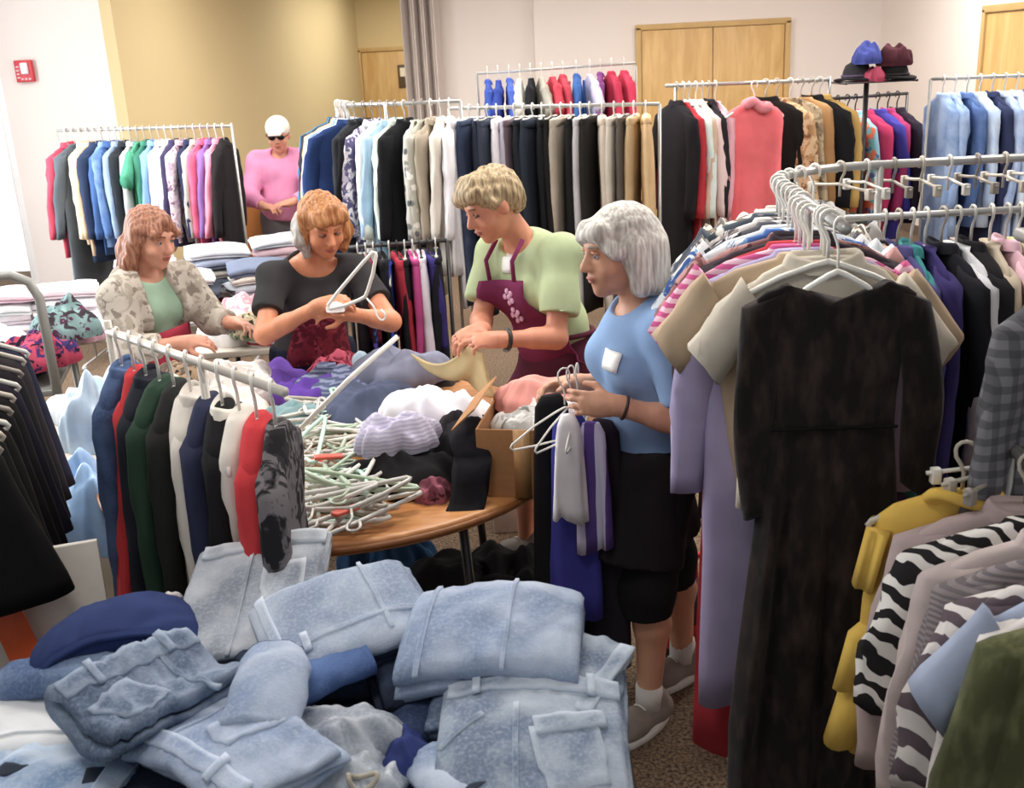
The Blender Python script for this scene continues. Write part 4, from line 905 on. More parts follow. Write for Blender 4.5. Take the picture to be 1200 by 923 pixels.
# R2: rack of dark jackets in front of the round table, at left
z2 = 1.32
r2 = [(-1.12, 2.86, z2), (-.5, 2.2, z2)]
rack('clothes_rack', r2, 'white-railed rack of dark jackets left of the round table', [(-1.12, 2.86, z2 + .03, .25, .25), (-.76, 2.48, z2, .25, .25)], .012, mat=plain('#d2cbc0', .35))
R2r = Rail(r2)
J = [(.05, garment('jacket', c_('#33486e', 'denim', '#4b6490'), .82, .2, .04, 'l', seed=451, collar=True), 'long blue denim jacket at the far left end of the jacket rack', 'jacket', 0),
 (.13, garment('sweater', c_('#c01c26'), .5, .18, .03, 'l', seed=452), 'red sweater peeping out beside the denim jacket', 'sweater', .1),
 (.20, garment('jacket', c_('#20222e'), .8, .2, .04, 'l', seed=453, collar=True), 'black navy jacket right of the denim jacket', 'jacket', 0),
 (.28, garment('sweater', c_('#24402f'), .78, .2, .04, 'l', seed=454), 'dark green sweater in the middle of the jacket rack', 'sweater', -.05),
 (.36, garment('cardigan', c_('#1f201f'), .8, .2, .035, 'l', seed=455), 'black cardigan right of the dark green sweater', 'cardigan', 0),
 (.45, garment('fleece_jacket', c_('#d6cdc2'), .72, .205, .05, 'l', seed=456, collar=True), 'cream fleece jacket on the jacket rack', 'jacket', .1),
 (.53, garment('jacket', c_('#2b2f4c'), .75, .19, .035, 'l', seed=457), 'navy jacket right of the cream fleece', 'jacket', 0),
 (.61, garment('jacket', c_('#17161a'), .72, .2, .045, 'l', seed=458, mat2=c_('#17161a'), collar=c_('#e2dbcf')), 'black jacket with cream collar on the jacket rack', 'jacket', .08),
 (.69, garment('vest', c_('#ded6ca'), .3, .18, .035, None, seed=459), 'short cream vest before the red sweater dress', 'vest', 0),
 (.77, garment('sweater_dress', c_('#cc1f2a'), .8, .19, .04, 'l', seed=460), 'bright red sweater dress near the right end of the jacket rack', 'dress', .05),
 (.85, garment('jacket', c_('#1c1a1e', 'print', '#6a6468', '#2c2a2e'), .82, .2, .03, 'l', seed=461), 'black speckled jacket at the right end of the jacket rack', 'jacket', .05)]
for d, o, lab, cat, yo in J:
    hang_one(o, d, lab, cat, yo + .85, 'jackets on the near left rack', WHITEPL, 'white hanger of the ' + ' '.join(lab.split()[:4]), rail=R2r)
# L1: black skirts and trousers on clear hangers at the left edge, one behind the other
zL = 1.40
rL = [(-1.26, 2.02, zL), (-1.58, 2.92, zL)]
rack('clothes_rack', rL, 'rack of black garments on clear hangers at the left edge', [(-1.29, 2.2, zL - .02, .0, .0), (-1.58, 2.92, zL, .4, 0)], .014, mat=DKMETAL)
RLr = Rail(rL)
for k in range(10):
    d = .06 + .085 * k + .004 * k * k; p, yaw = RLr.at(d); yaw += math.pi + .3 + .05 * math.sin(k * 2.1)
    hx = ['#0f0d0e', '#141112', '#1a1617', '#131114', '#1d1a1c', '#2a2432', '#262226', '#3a3438', '#2c2f44', '#4a4448', '#332e34', '#4c4650', '#2a262a'][k]
    wd = ['deep black', 'black', 'brown black', 'soft black', 'charcoal', 'plum black', 'dark grey', 'grey brown', 'navy', 'mouse grey', 'dusky grey', 'slate', 'sooty'][k]
    o = garment('sleeveless_top', c_(hx), .42 if k < 2 else .48, .185, .032, None, .27 if k == 0 else .24, .018, 5, 470 + k, neckw=.09)
    o.location = (p.x, p.y, p.z - .02); o.rotation_euler = (0, 0, yaw)
    pos = 'first' if k == 0 else 'last'
    tag(o, f'{wd} sleeveless garment ' + ('nearest the camera on the left edge rack' if k == 0 else ('farthest back on the left edge rack' if k == 9 else f'behind the {["deep black","black","brown black","soft black","charcoal","plum black","dark grey","grey brown","navy","mouse grey","dusky grey","slate"][k-1]} one on the left edge rack')), 'top', 'black garments on the left edge rack')
    h = hanger('plastic', [GREYPL, BEIGEPL, CLEARPL][k % 3], (p.x, p.y, p.z + .012), yaw, f'hanger carrying the {wd} garment on the left edge rack', 'hangers on the left edge rack')
# bunch of clothes hanging in front of the woman in blue, beside the box
GH = 'clothes hanging beside the cardboard box'
hk = Vector((.165, 2.76, 1.10))
for k, (dx, dy, L, m, lab, nm) in enumerate([(-.055, .06, .82, c_('#171519'), 'long black garment hanging at the right of the cardboard box', 'black_skirt'), (-.015, -.06, .33, c_('#e9e4e6'), 'white garment hanging in front of the blue-shirted woman', 'white_blouse'), (-.005, .0, .66, c_('#3a3a9c'), 'royal purple garment hanging below the white one', 'purple_skirt'), (.05, -.02, .4, c_('#5a3f8c', 'vstripe', '#c9c2e0', scale=.6), 'purple and lilac striped garment in the hand of the blue-shirted woman', 'patterned_blouse'), (.09, .05, .8, c_('#241c28'), 'dark plum garment hanging beside the purple striped one', 'plum_skirt')]):
    prof = [(-.02, .03, .014), (-.05, .05, .02)] + [(-.05 - (L - .05) * i / 7, .055 + .028 * i / 7, .022 + .01 * i / 7) for i in range(1, 8)]
    ks = .62 if k == 1 else .8 if k == 3 else 1; prof = [(z_, a_ * ks, b_) for z_, a_, b_ in prof]
    o = MB().loft(body_rings(prof, 24, 490 + k, .014, 5)).obj(nm, m); o.location = (hk.x + dx, hk.y + dy, hk.z - .02 * k); o.rotation_euler = (0, 0, .4 - .25 * k)
    tag(o, lab, 'clothing', GH)
for k in range(3): hanger('wire', WHITEPL, (hk.x + .02 * k - .02, hk.y + .02 * k, hk.z + .07), .5 + .4 * k, ['first', 'second', 'third'][k] + ' white hanger in the bunch by the purple striped garment', 'hangers in the bunch beside the box')
# red handbag on the floor behind the woman in blue
hb = empty('red_handbag', (.57, 3.2, 0), .5); tag(hb, 'red bag with looped handles on the floor behind the blue-shirted woman', 'bag')
MB().box((0, 0, .12), (.26, .12, .24), .03).obj('body', plain('#3a1a1c', .5), hb)
for y in (-.05, .05): MB().tube([(-.08, y, .2), (-.09, y, .3), (-.05, y * 1.3, .39), (.02, y * 1.3, .39), (.07, y, .3), (.07, y, .2)], .012, 7).obj('handle', plain('#c8202a', .4), hb)
MB().box((0, -.062, .1), (.27, .012, .05), .004).obj('trim_band', plain('#c8202a', .4), hb)

# ------------------------------------------------------------------ people: each figure is one blended surface (distance field -> surface nets)
class SDF:
    def __init__(s, lo, hi, vox):
        s.lo = np.array(lo, np.float32); s.v = vox; s.n = np.ceil((np.array(hi) - s.lo) / vox).astype(int) + 1
        s.D = np.full(s.n, 1.0, np.float32)
    def _blk(s, lo, hi):
        a = np.clip(np.floor((np.array(lo) - s.lo) / s.v).astype(int), 0, s.n); b = np.clip(np.ceil((np.array(hi) - s.lo) / s.v).astype(int) + 1, 0, s.n)
        if np.any(b <= a): return None, None
        ax = [s.lo[i] + s.v * np.arange(a[i], b[i], dtype=np.float32) for i in range(3)]
        return (slice(a[0], b[0]), slice(a[1], b[1]), slice(a[2], b[2])), np.meshgrid(*ax, indexing='ij')
    def _mix(s, sl, d, k, sub=False):
        A = s.D[sl]
        if sub:
            h = np.clip(.5 - .5 * (A + d) / k, 0, 1); s.D[sl] = A * (1 - h) + (-d) * h + k * h * (1 - h)
        else:
            h = np.clip(.5 + .5 * (d - A) / k, 0, 1); s.D[sl] = d * (1 - h) + A * h - k * h * (1 - h)
    def cap(s, a, b, ra, rb, k=.02, flat=False):
        a = np.array(a, float); b = np.array(b, float); R = max(ra, rb) + 2 * k + 3 * s.v
        sl, g = s._blk(np.minimum(a, b) - R, np.maximum(a, b) + R)
        if sl is None: return s
        ab = b - a; L2 = ab @ ab; t0 = ((g[0] - a[0]) * ab[0] + (g[1] - a[1]) * ab[1] + (g[2] - a[2]) * ab[2]) / L2; t = np.clip(t0, 0, 1)
        dd = np.sqrt(sum((g[i] - a[i] - ab[i] * t) ** 2 for i in range(3))) - (ra + (rb - ra) * t)
        if flat: dd = np.maximum(dd, (t0 - 1) * math.sqrt(L2))
        s._mix(sl, dd.astype(np.float32), k); return s
    def ell(s, c, r, M=None, k=.02, sub=False):
        c = np.array(c, float); r = np.array(r, float); R = r.max() + 2 * k + 3 * s.v
        sl, g = s._blk(c - R, c + R)
        if sl is None: return s
        p = [g[i] - c[i] for i in range(3)]
        if M is not None:
            Mi = np.array(M); p = [p[0] * Mi[0][i] + p[1] * Mi[1][i] + p[2] * Mi[2][i] for i in range(3)]
        k0 = np.sqrt(sum((p[i] / r[i]) ** 2 for i in range(3))); k1 = np.sqrt(sum((p[i] / r[i] ** 2) ** 2 for i in range(3))) + 1e-9
        s._mix(sl, (k0 * (k0 - 1) / k1).astype(np.float32), k, sub); return s
    def plane(s, p, n):
        """keep the side the normal points away from"""
        ax = [s.lo[i] + s.v * np.arange(s.n[i], dtype=np.float32) for i in range(3)]; n = np.array(n, float); n = n / np.linalg.norm(n)
        d = (ax[0] - p[0])[:, None, None] * n[0] + (ax[1] - p[1])[None, :, None] * n[1] + (ax[2] - p[2])[None, None, :] * n[2]
        s.D = np.maximum(s.D, d.astype(np.float32)); return s
    def mesh(s):
        D = s.D; I = D < 0; n = D.shape
        c = np.zeros([x - 1 for x in n], np.int8)
        offs = [(i, j, k) for i in (0, 1) for j in (0, 1) for k in (0, 1)]
        cut = lambda A, o: A[o[0]:n[0] - 1 + o[0], o[1]:n[1] - 1 + o[1], o[2]:n[2] - 1 + o[2]]
        for o in offs: c += cut(I, o)
        ids = np.argwhere((c > 0) & (c < 8)); idx = -np.ones(c.shape, np.int64); idx[tuple(ids.T)] = np.arange(len(ids))
        acc = np.zeros((len(ids), 3)); cnt = np.zeros(len(ids))
        for a in offs:
            for ax in range(3):
                if a[ax]: continue
                b = list(a); b[ax] = 1; va = D[ids[:, 0] + a[0], ids[:, 1] + a[1], ids[:, 2] + a[2]]; vb = D[ids[:, 0] + b[0], ids[:, 1] + b[1], ids[:, 2] + b[2]]
                m = (va < 0) != (vb < 0); t = np.where(m, va / np.where(m, va - vb, 1), 0)
                p = np.array(a, float)[None, :].repeat(len(ids), 0); p[:, ax] += t; acc += p * m[:, None]; cnt += m
        V = (ids + acc / cnt[:, None]) * s.v + s.lo; F = []
        for ax in range(3):
            o1, o2 = [(1, 2), (2, 0), (0, 1)][ax]; sl0 = [slice(None)] * 3; sl1 = [slice(None)] * 3; sl0[ax] = slice(0, -1); sl1[ax] = slice(1, None)
            A, B = I[tuple(sl0)], I[tuple(sl1)]; e = np.argwhere(A != B)
            e = e[(e[:, o1] > 0) & (e[:, o2] > 0) & (e[:, o1] < n[o1] - 1) & (e[:, o2] < n[o2] - 1)]
            fl = A[tuple(e.T)]
            q = []
            for d1, d2 in ((0, 0), (1, 0), (1, 1), (0, 1)):
                f = e.copy(); f[:, o1] -= 1 - d1; f[:, o2] -= 1 - d2; q.append(idx[tuple(f.T)])
            q = np.stack(q, 1); q[~fl] = q[~fl][:, ::-1]; F.append(q)
        return V, np.concatenate(F)
def sdf_obj(name, sdf, mat, parent, fn=None, smooth=2):
    V, F = sdf.mesh()
    if fn is not None or smooth:
        E = np.concatenate([F[:, [i, (i + 1) % 4]] for i in range(4)])
        for _ in range(smooth):
            acc = np.zeros_like(V); cnt = np.zeros(len(V)); np.add.at(acc, E[:, 0], V[E[:, 1]]); np.add.at(cnt, E[:, 0], 1); V = V * .5 + .5 * acc / np.maximum(cnt, 1)[:, None]
    if fn is not None:
        nrm = np.zeros_like(V); fnrm = np.cross(V[F[:, 2]] - V[F[:, 0]], V[F[:, 3]] - V[F[:, 1]])
        for i in range(4): np.add.at(nrm, F[:, i], fnrm)
        nrm /= np.linalg.norm(nrm, axis=1)[:, None] + 1e-9; V = V + nrm * fn(V)[:, None]
    if parent is not None: V = V - np.array(parent.location)
    me = bpy.data.meshes.new(name); me.vertices.add(len(V)); me.vertices.foreach_set('co', V.astype(np.float32).ravel())
    me.loops.add(F.size); me.loops.foreach_set('vertex_index', F.ravel().astype(np.int32)); me.polygons.add(len(F))
    me.polygons.foreach_set('loop_start', np.arange(0, F.size, 4, dtype=np.int32)); me.polygons.foreach_set('use_smooth', np.ones(len(F), bool)); me.update(calc_edges=True); me.validate()
    me.materials.append(mat); o = bpy.data.objects.new(name, me); COL.objects.link(o); o.parent = parent; return o
def skin(h):
    key = ('skin', h)
    if key not in _mats:
        m, nt, b = new_mat('skin'); n = nt.nodes.new('ShaderNodeTexNoise'); n.inputs['Scale'].default_value = 18
        r = ramp(nt, [(0.3, mulc(lin(h), .9)), (0.7, mulc(lin(h), 1.06))]); nt.links.new(n.outputs['Fac'], r.inputs[0]); nt.links.new(r.outputs[0], b.inputs['Base Color'])
        b.inputs['Roughness'].default_value = .5; b.inputs['Subsurface Weight'].default_value = .08; b.inputs['Subsurface Scale'].default_value = .01; _mats[key] = m
    return _mats[key]
def hairmat(h, h2):
    key = ('hair', h)
    if key not in _mats:
        m, nt, b = new_mat('hair'); tc = nt.nodes.new('ShaderNodeTexCoord'); mp = nt.nodes.new('ShaderNodeMapping'); mp.inputs['Scale'].default_value = (90, 90, 9); nt.links.new(tc.outputs['Object'], mp.inputs[0])
        n = nt.nodes.new('ShaderNodeTexNoise'); n.inputs['Scale'].default_value = 1.2; n.inputs['Detail'].default_value = 4; nt.links.new(mp.outputs[0], n.inputs['Vector'])
        r = ramp(nt, [(0.35, lin(h)), (0.65, lin(h2))]); nt.links.new(n.outputs['Fac'], r.inputs[0]); nt.links.new(r.outputs[0], b.inputs['Base Color']); b.inputs['Roughness'].default_value = .55; _mats[key] = m
        bp = nt.nodes.new('ShaderNodeBump'); bp.inputs['Strength'].default_value = .4; bp.inputs['Distance'].default_value = .006; nt.links.new(n.outputs['Fac'], bp.inputs['Height']); nt.links.new(bp.outputs[0], b.inputs['Normal'])
    return _mats[key]
V3 = lambda *a: np.array(a, float)
def unit(v): v = np.array(v, float); return v / np.linalg.norm(v)
def frame(fwd, up):
    f = unit(fwd); u = np.array(up, float); u = unit(u - f * (u @ f)); r = np.cross(f, u); return np.stack([r, f, u], 1)   # columns: right, forward, up
def add_head(s, c, M, sc=1.0):
    T = lambda x, y, z: np.array(c) + M @ (V3(x, y, z) * sc); K = lambda k: k * sc
    E = lambda p, r, k=.02, sub=False: s.ell(T(*p), V3(*r) * sc, M, K(k), sub)
    E((0, -.012, .035), (.074, .095, .088)); E((0, .028, -.012), (.064, .07, .085), .03); E((0, .042, -.066), (.046, .048, .042), .03); E((0, .072, -.094), (.02, .02, .017), .02)
    E((0, .074, .04), (.05, .022, .016), .015)                                          # brow
    for sx in (-1, 1):
        E((sx * .031, .098, .017), (.019, .016, .013), .012, True); E((sx * .042, .058, -.028), (.024, .026, .022), .02)
        E((sx * .076, -.005, -.002), (.010, .020, .032), .008)
    s.cap(T(0, .088, .022), T(0, .112, -.016), .009 * sc, .0135 * sc, K(.01))
    for sx in (-1, 1): E((sx * .011, .103, -.021), (.009, .009, .008), .008)
    E((0, .091, -.047), (.023, .012, .006), .008); E((0, .089, -.058), (.020, .012, .007), .008); E((0, .1025, -.0525), (.021, .006, .0022), .004, True)
def face_parts(parent, c, M, sc, brow, lip, closed=False, iris='#4a5a66'):
    o3 = np.array(parent.location); R = Matrix(M.tolist())
    T = lambda x, y, z: Vector(np.array(c) + M @ (V3(x, y, z) * sc) - o3)
    for sx in (-1, 1):
        e = MB().ball(T(sx * .031, .0795 if not closed else .0775, .015), .0108 * sc, 12, 8).obj('eye', plain('#b9aca4', .3) if not closed else skin('#b87f68'), parent)
        if not closed: MB().ball(T(sx * .031, .0862, .015), (.0066 * sc, .0045 * sc, .0066 * sc), 10, 6, R).obj('iris', plain(iris, .2), e)
        MB().tube([T(sx * .017, .0865, .027 if not closed else .016), T(sx * .031, .0925, .0275 if not closed else .012), T(sx * .046, .083, .0235 if not closed else .014)], .0042 * sc, 6).obj('eyelid', skin('#c98f78') if not closed else skin('#6a4436'), parent)
        MB().tube([T(sx * .014, .094, .040), T(sx * .03, .0965, .046), T(sx * .05, .084, .041)], .0036 * sc, 6).obj('eyebrow', brow, parent)
    MB().tube([T(-.021, .094, -.051), T(-.008, .1025, -.048), T(.008, .1025, -.048), T(.021, .094, -.051)], .0046 * sc, 6).obj('lips', skin(lip), parent)
    MB().tube([T(-.018, .0935, -.056), T(0, .1005, -.0585), T(.018, .0935, -.056)], .005 * sc, 6).obj('lips', skin(lip), parent)
def add_hand(s, w, d, nrm, side, curl=.8, sc=1.0, k=.006):
    """w wrist, d direction of fingers, nrm the way the palm faces, side +1/-1 where the thumb is (along cross(d, nrm))"""
    d = unit(d); nrm = np.array(nrm, float); nrm = unit(nrm - d * (nrm @ d)); a = np.cross(d, nrm) * side; w = np.array(w, float); M = np.stack([a, d, nrm], 1)
    s.ell(w + d * .045 * sc, V3(.038, .052, .0155) * sc, M, .012); s.cap(w - d * .02, w + d * .03 * sc, .024 * sc, .026 * sc, .02)
    for i, (o, L, r) in enumerate(((.027, .072, .0086), (.009, .08, .0088), (-.009, .074, .0084), (-.026, .058, .0076))):
        p = w + d * (.082 - .004 * abs(i - 1)) * sc + a * o * sc; c = 0
        for j, f in enumerate((.45, .32, .23)):
            c += curl * (.55, .75, .5)[j] * (1 + .12 * i); q = p + (d * math.cos(c) + nrm * math.sin(c) + a * (.05 * (1.5 - i))) * L * f * sc
            s.cap(p, q, r * sc * (1 - .07 * j), r * sc * (.95 - .09 * j), .004); p = q
    p = w + d * .028 * sc + a * .026 * sc + nrm * .006; q = p + (d * .55 + a * .62 + nrm * .35) * .042 * sc; t = q + (d * .85 + a * .1 + nrm * .5) * .034 * sc
    s.cap(p, q, .0125 * sc, .0105 * sc, .008); s.cap(q, t, .0102 * sc, .0085 * sc, .005)
def wrinkle(seed, amp, fx=14, fz=9):
    def fn(V):
        q = seed * 1.7; V = V + .02 * np.sin(V[:, [2, 0, 1]] * 23 + q); a = np.sin(V[:, 0] * fx * 1.3 + np.sin(V[:, 2] * fz + q) * 1.6 + V[:, 1] * fx * .7 + q) ; b = np.sin(V[:, 2] * fz * 2.6 + 2.2 * np.sin(V[:, 0] * fx + V[:, 1] * fx * .8 + q) + q)
        return amp * (.5 * a + .5 * b)
    return fn
def strands(seed, amp=.004):
    def fn(V):
        a = np.sin(V[:, 0] * 160 + 3 * np.sin(V[:, 2] * 22 + seed) + V[:, 1] * 90); b = np.sin(V[:, 1] * 210 + 2.5 * np.sin(V[:, 2] * 31 + seed * 2) - V[:, 0] * 70)
        return amp * (.6 * a + .5 * b)
    return fn
from mathutils.bvhtree import BVHTree
def conform(name, target, root, org, ax_u, ax_v, ray, W, H, mat, parent, off=.007, nu=14, nv=16, shape=None, thick=.004):
    """a cloth piece laid over TARGET: a grid in the plane (ax_u, ax_v) dropped along ray onto its surface"""
    bvh = BVHTree.FromObject(target, bpy.context.evaluated_depsgraph_get()); o3 = Vector(root.location); V = []; ray = Vector(ray).normalized(); last = None
    au, av = Vector(ax_u).normalized(), Vector(ax_v).normalized(); org = Vector(org)
    for j in range(nv + 1):
        for i in range(nu + 1):
            u, v = i / nu - .5, j / nv
            x, y = (u * W, v * H) if shape is None else shape(u, v, W, H)
            p = org + au * x + av * y - o3; hit = bvh.ray_cast(p - ray * .5, ray, 1.0)
            if hit[0] is not None: q = hit[0] - ray * off; last = (q - p).dot(ray)
            else: q = p + ray * (last if last is not None else 0)
            V.append(q)
    n = nu + 1; dep = [(v - (org - o3)).dot(ray) for v in V]
    for _ in range(3):                                                                # the cloth spans hollows
        nd = list(dep)
        for j in range(nv + 1):
            for i in range(n):
                k = j * n + i; nb = [dep[jj * n + ii] for ii, jj in ((i - 1, j), (i + 1, j), (i, j - 1), (i, j + 1)) if 0 <= ii < n and 0 <= jj <= nv]; nd[k] = min(dep[k], .4 * dep[k] + .6 * sum(nb) / len(nb))
        dep = nd
    V = [v + ray * (dd - (v - (org - o3)).dot(ray)) for v, dd in zip(V, dep)]
    F = [(j * n + i, j * n + i + 1, (j + 1) * n + i + 1, (j + 1) * n + i) for j in range(nv) for i in range(nu)]
    o = mesh_obj(name, V, F, mat, parent); md = o.modifiers.new('thickness', 'SOLIDIFY'); md.thickness = thick; md.offset = 0; return o
bpy.context.view_layer.update()
class Person:
    def __init__(s, foot, label, group=None):
        s.r = empty('person', foot); tag(s.r, label, 'person', group)
def build_person(label, hip, neck, headc, face, facing, sh, el, wr, hand, knee, ank, toe, skinc='#d9a184', vox=.006, hsc=1.0, headup=(0, 0, 1), chest=1.0, hipw=1.0, lo=None, hi=None, legs=True, extra=None):
    """sh, el, wr, hand (direction, palm normal, thumb side, curl), knee, ank, toe: (left, right)"""
    hip, neck, headc = V3(*hip), V3(*neck), V3(*headc); foot = (hip[0], hip[1], 0)
    allp = [hip, neck, headc] + [V3(*p) for q in (sh, el, wr) for p in q] + ([V3(*p) for q in (knee, ank) for p in q] if legs else [])
    lo = np.min(allp, 0) - .26; hi = np.max(allp, 0) + .26; lo[2] = max(lo[2], -.02) if legs else lo[2]
    P = dict(hip=hip, neck=neck, headc=headc, sh=sh, el=el, wr=wr, knee=knee, ank=ank, toe=toe, lo=lo, hi=hi)
    r = empty('person', foot); tag(r, label, 'person'); P['root'] = r
    up = unit(neck - hip); M = frame(facing, up); P['M'] = M; f = M[:, 1]; L = np.linalg.norm(neck - hip); P['L'] = L
    at_ = lambda x, y, t: hip + up * (t * L) + M[:, 0] * x + f * y; P['at'] = at_
    s = SDF(lo, hi, vox)
    def torso(s, g=0.0, k=.05, belly=0.0, low=True):
        if low: s.ell(at_(0, -.01, .0), V3(.16 * hipw + g, .115 * hipw + g, .12 + g), M, k)
        s.ell(at_(0, .0 + belly * .5, .28), V3(.135 * hipw + g, .105 + g + belly, .15 + g), M, k); s.ell(at_(0, .0, .66), V3(.148 * chest + g, .108 * chest + g, .16 + g), M, k)
        if chest > .99:
            for sx in (-1, 1): s.ell(at_(sx * .066, .075, .6), V3(.06 + g, .055 + g, .06 + g), M, .03)
        for i in (0, 1):
            s.cap(at_(0, -.01, .86), sh[i], .06 + g, .05 + g, .04)
    P['torso'] = torso
    torso(s)
    s.cap(at_(0, -.012, .9), headc - M[:, 1] * .01 + (neck - headc) * .35, .058, .05, .02)
    Mh = frame(face, headup); P['Mh'] = Mh; P['hsc'] = hsc
    add_head(s, headc, Mh, hsc)
    for i in (0, 1):
        s.cap(sh[i], el[i], .046, .037, .03); s.cap(el[i], wr[i], .038, .026, .02)
        m = (np.array(el[i]) * .6 + np.array(wr[i]) * .4); s.cap(el[i], m, .036, .035, .02)
        d, nn, sd, cu = hand[i]; add_hand(s, wr[i], d, nn, sd, cu)
    if legs:
        for i in (0, 1):
            h0 = at_((-1, 1)[i] * .085 * hipw, 0, -.02); s.cap(h0, knee[i], .085, .056, .04)
            cm = np.array(knee[i]) * .68 + np.array(ank[i]) * .32; bk = -M[:, 1] * .018
            s.cap(knee[i], cm + bk, .052, .054, .03); s.cap(cm + bk, ank[i], .052, .034, .03); t = unit(toe[i]); an = np.array(ank[i])
            s.cap(an - t * .03 + V3(0, 0, -.045), an + t * .11 + V3(0, 0, -.06), .035, .028, .03)
    P['body'] = sdf_obj('body', s, skin(skinc), r, smooth=1)
    return P
def shoes(P, mat, sole, skinny=None):
    for i in (0, 1):
        t = unit(P['toe'][i]); an = np.array(P['ank'][i]); s = SDF(an - .2, an + .2, .006); b = V3(an[0], an[1], 0)
        s.cap(b - t * .05 + V3(0, 0, .05), b + t * .10 + V3(0, 0, .046), .044, .042, .03); s.cap(b + t * .08 + V3(0, 0, .042), b + t * .15 + V3(0, 0, .038), .045, .036, .03); s.cap(b - t * .03 + V3(0, 0, .06), b - t * .02 + V3(0, 0, .095), .045, .044, .02); s.plane(b + V3(0, 0, .012), (0, 0, -1))
        o = sdf_obj('shoe', s, mat, P['root'])
        rg = []; sd = np.cross(t, V3(0, 0, 1)); q = np.array(P['root'].location)
        for z, g in ((.0, 0), (.004, .004), (.026, .002), (.03, -.004)):
            rg.append([tuple(b - q + t * (.05 + (.135 + g) * math.cos(a)) + sd * ((.047 + g) * math.sin(a) * (1 + .12 * math.cos(a))) + V3(0, 0, z)) for a in [2 * math.pi * k / 24 for k in range(24)]])
        MB().loft(rg).obj('sole', sole, o)
        for k in range(4):
            c = Vector(b - q + t * (.02 + .022 * k) + V3(0, 0, .092 - .004 * k)); MB().tube([c - Vector(sd) * .022, c + Vector((0, 0, .006)), c + Vector(sd) * .022], .0035, 5).obj('lace', sole, o)
def shirt_on(P, mat, sleeve=.75, g=.012, seed=1, belly=0.0, bottom=-.05, name='shirt', neckcut=.062, slr=(.06, .062), amp=.006, vox=.007, long=None):
    s = SDF(P['lo'], P['hi'], vox); P['torso'](s, g, .05, belly); up = P['M'][:, 2]
    for i in (0, 1):
        a, b = np.array(P['sh'][i]), np.array(P['el'][i])
        if long is None: s.cap(a, a + (b - a) * sleeve, slr[0], slr[1], .035, True)
        else: s.cap(a, b, slr[0], slr[1], .035); w = np.array(P['wr'][i]); s.cap(b, b + (w - b) * long, slr[1], .046, .03, True)
    s.plane(P['at'](0, 0, bottom), -up); nk = P['at'](0, .03, 1.0); s.ell(nk, V3(neckcut, neckcut * 1.05, neckcut * .9), P['M'], .008, True)
    return sdf_obj(name, s, mat, P['root'], wrinkle(seed, amp), 2)
def trousers_on(P, mat, hem=.6, seed=3, name='trousers', g=.014, thick=(.1, .074), skirt=None, to_ank=0.0, top=.12):
    s = SDF(P['lo'], P['hi'], .007); at_ = P['at']; s.ell(at_(0, -.01, 0), V3(.16 + g, .115 + g, .13 + g), P['M'], .04); s.ell(at_(0, -.01, .15), V3(.145 + g, .115 + g, .1), P['M'], .04)
    for i in (0, 1):
        h0 = at_((-1, 1)[i] * .085, 0, -.02); k = np.array(P['knee'][i]); a = np.array(P['ank'][i])
        if to_ank <= 0: s.cap(h0, h0 + (k - h0) * hem, thick[0], thick[1], .05, True)
        else: s.cap(h0, k, thick[0], thick[1], .05); s.cap(k, k + (a - k) * to_ank, thick[1], thick[1] * .92, .03, True)
    s.plane(at_(0, 0, top), P['M'][:, 2]); return sdf_obj(name, s, mat, P['root'], wrinkle(seed, .004), 2)
def badge(P, tgt, org, u, ray, w=.075, h=.055):
    b = conform('name_badge', tgt, P['root'], org, u, (0, 0, -1), ray, w, h, plain('#f4f4f2', .4), P['root'], .006, 4, 4, thick=.002)
    return b
def hair_sdf(P, parts, cuts=(), vox=.005):
    c = P['headc']; M = P['Mh']; sc = P['hsc']; s = SDF(c - .26 * sc - V3(0, 0, .08), c + .24 * sc, vox); T = lambda x, y, z: c + M @ (V3(x, y, z) * sc)
    for p in parts:
        if p[0] == 'e': s.ell(T(*p[1]), V3(*p[2]) * sc, M, (p[3] if len(p) > 3 else .02) * sc)
        else: s.cap(T(*p[1]), T(*p[2]), p[3] * sc, p[4] * sc, (p[5] if len(p) > 5 else .02) * sc)
    for p in cuts: s.ell(T(*p[0]), V3(*p[1]) * sc, M, .012 * sc, True)
    return s
def arr(v): return (v.x, v.y, v.z)
def PX(x, y, Y): return arr(at(x, y, Y))

# --- the woman in the blue t-shirt (nearest, right of the box)
f4 = (-.94, -.34, 0)
W4 = build_person('white-haired woman in a blue t-shirt standing right of the cardboard box, facing left',
    hip=(.40, 2.92, .86), neck=(.375, 2.90, 1.335), headc=(.315, 2.88, 1.468), face=(-.93, -.36, -.16), facing=f4,
    sh=((.43, 2.745, 1.275), (.41, 3.05, 1.28)), el=((.475, 2.69, 1.02), (.40, 3.10, 1.02)), wr=((.275, 2.69, 1.085), (.18, 2.98, 1.06)),
    hand=(((-1, .05, .1), (.1, .9, -.3), -1, .75), ((-.9, -.4, .05), (.0, -.6, -.7), 1, .7)),
    knee=((.37, 2.79, .47), (.47, 2.98, .47)), ank=((.375, 2.77, .095), (.52, 3.02, .095)), toe=((-.75, -.66, 0), (-.8, -.5, 0)), skinc='#cf9a7d', vox=.0055, hipw=1.08, hsc=.99)
tee4 = shirt_on(W4, c_('#86aad8'), .78, .016, 4, .012, -.03, 'tshirt', .068)
tr4 = trousers_on(W4, c_('#17151a'), .6, 5, 'capri_trousers', .016, (.108, .085), to_ank=.22)
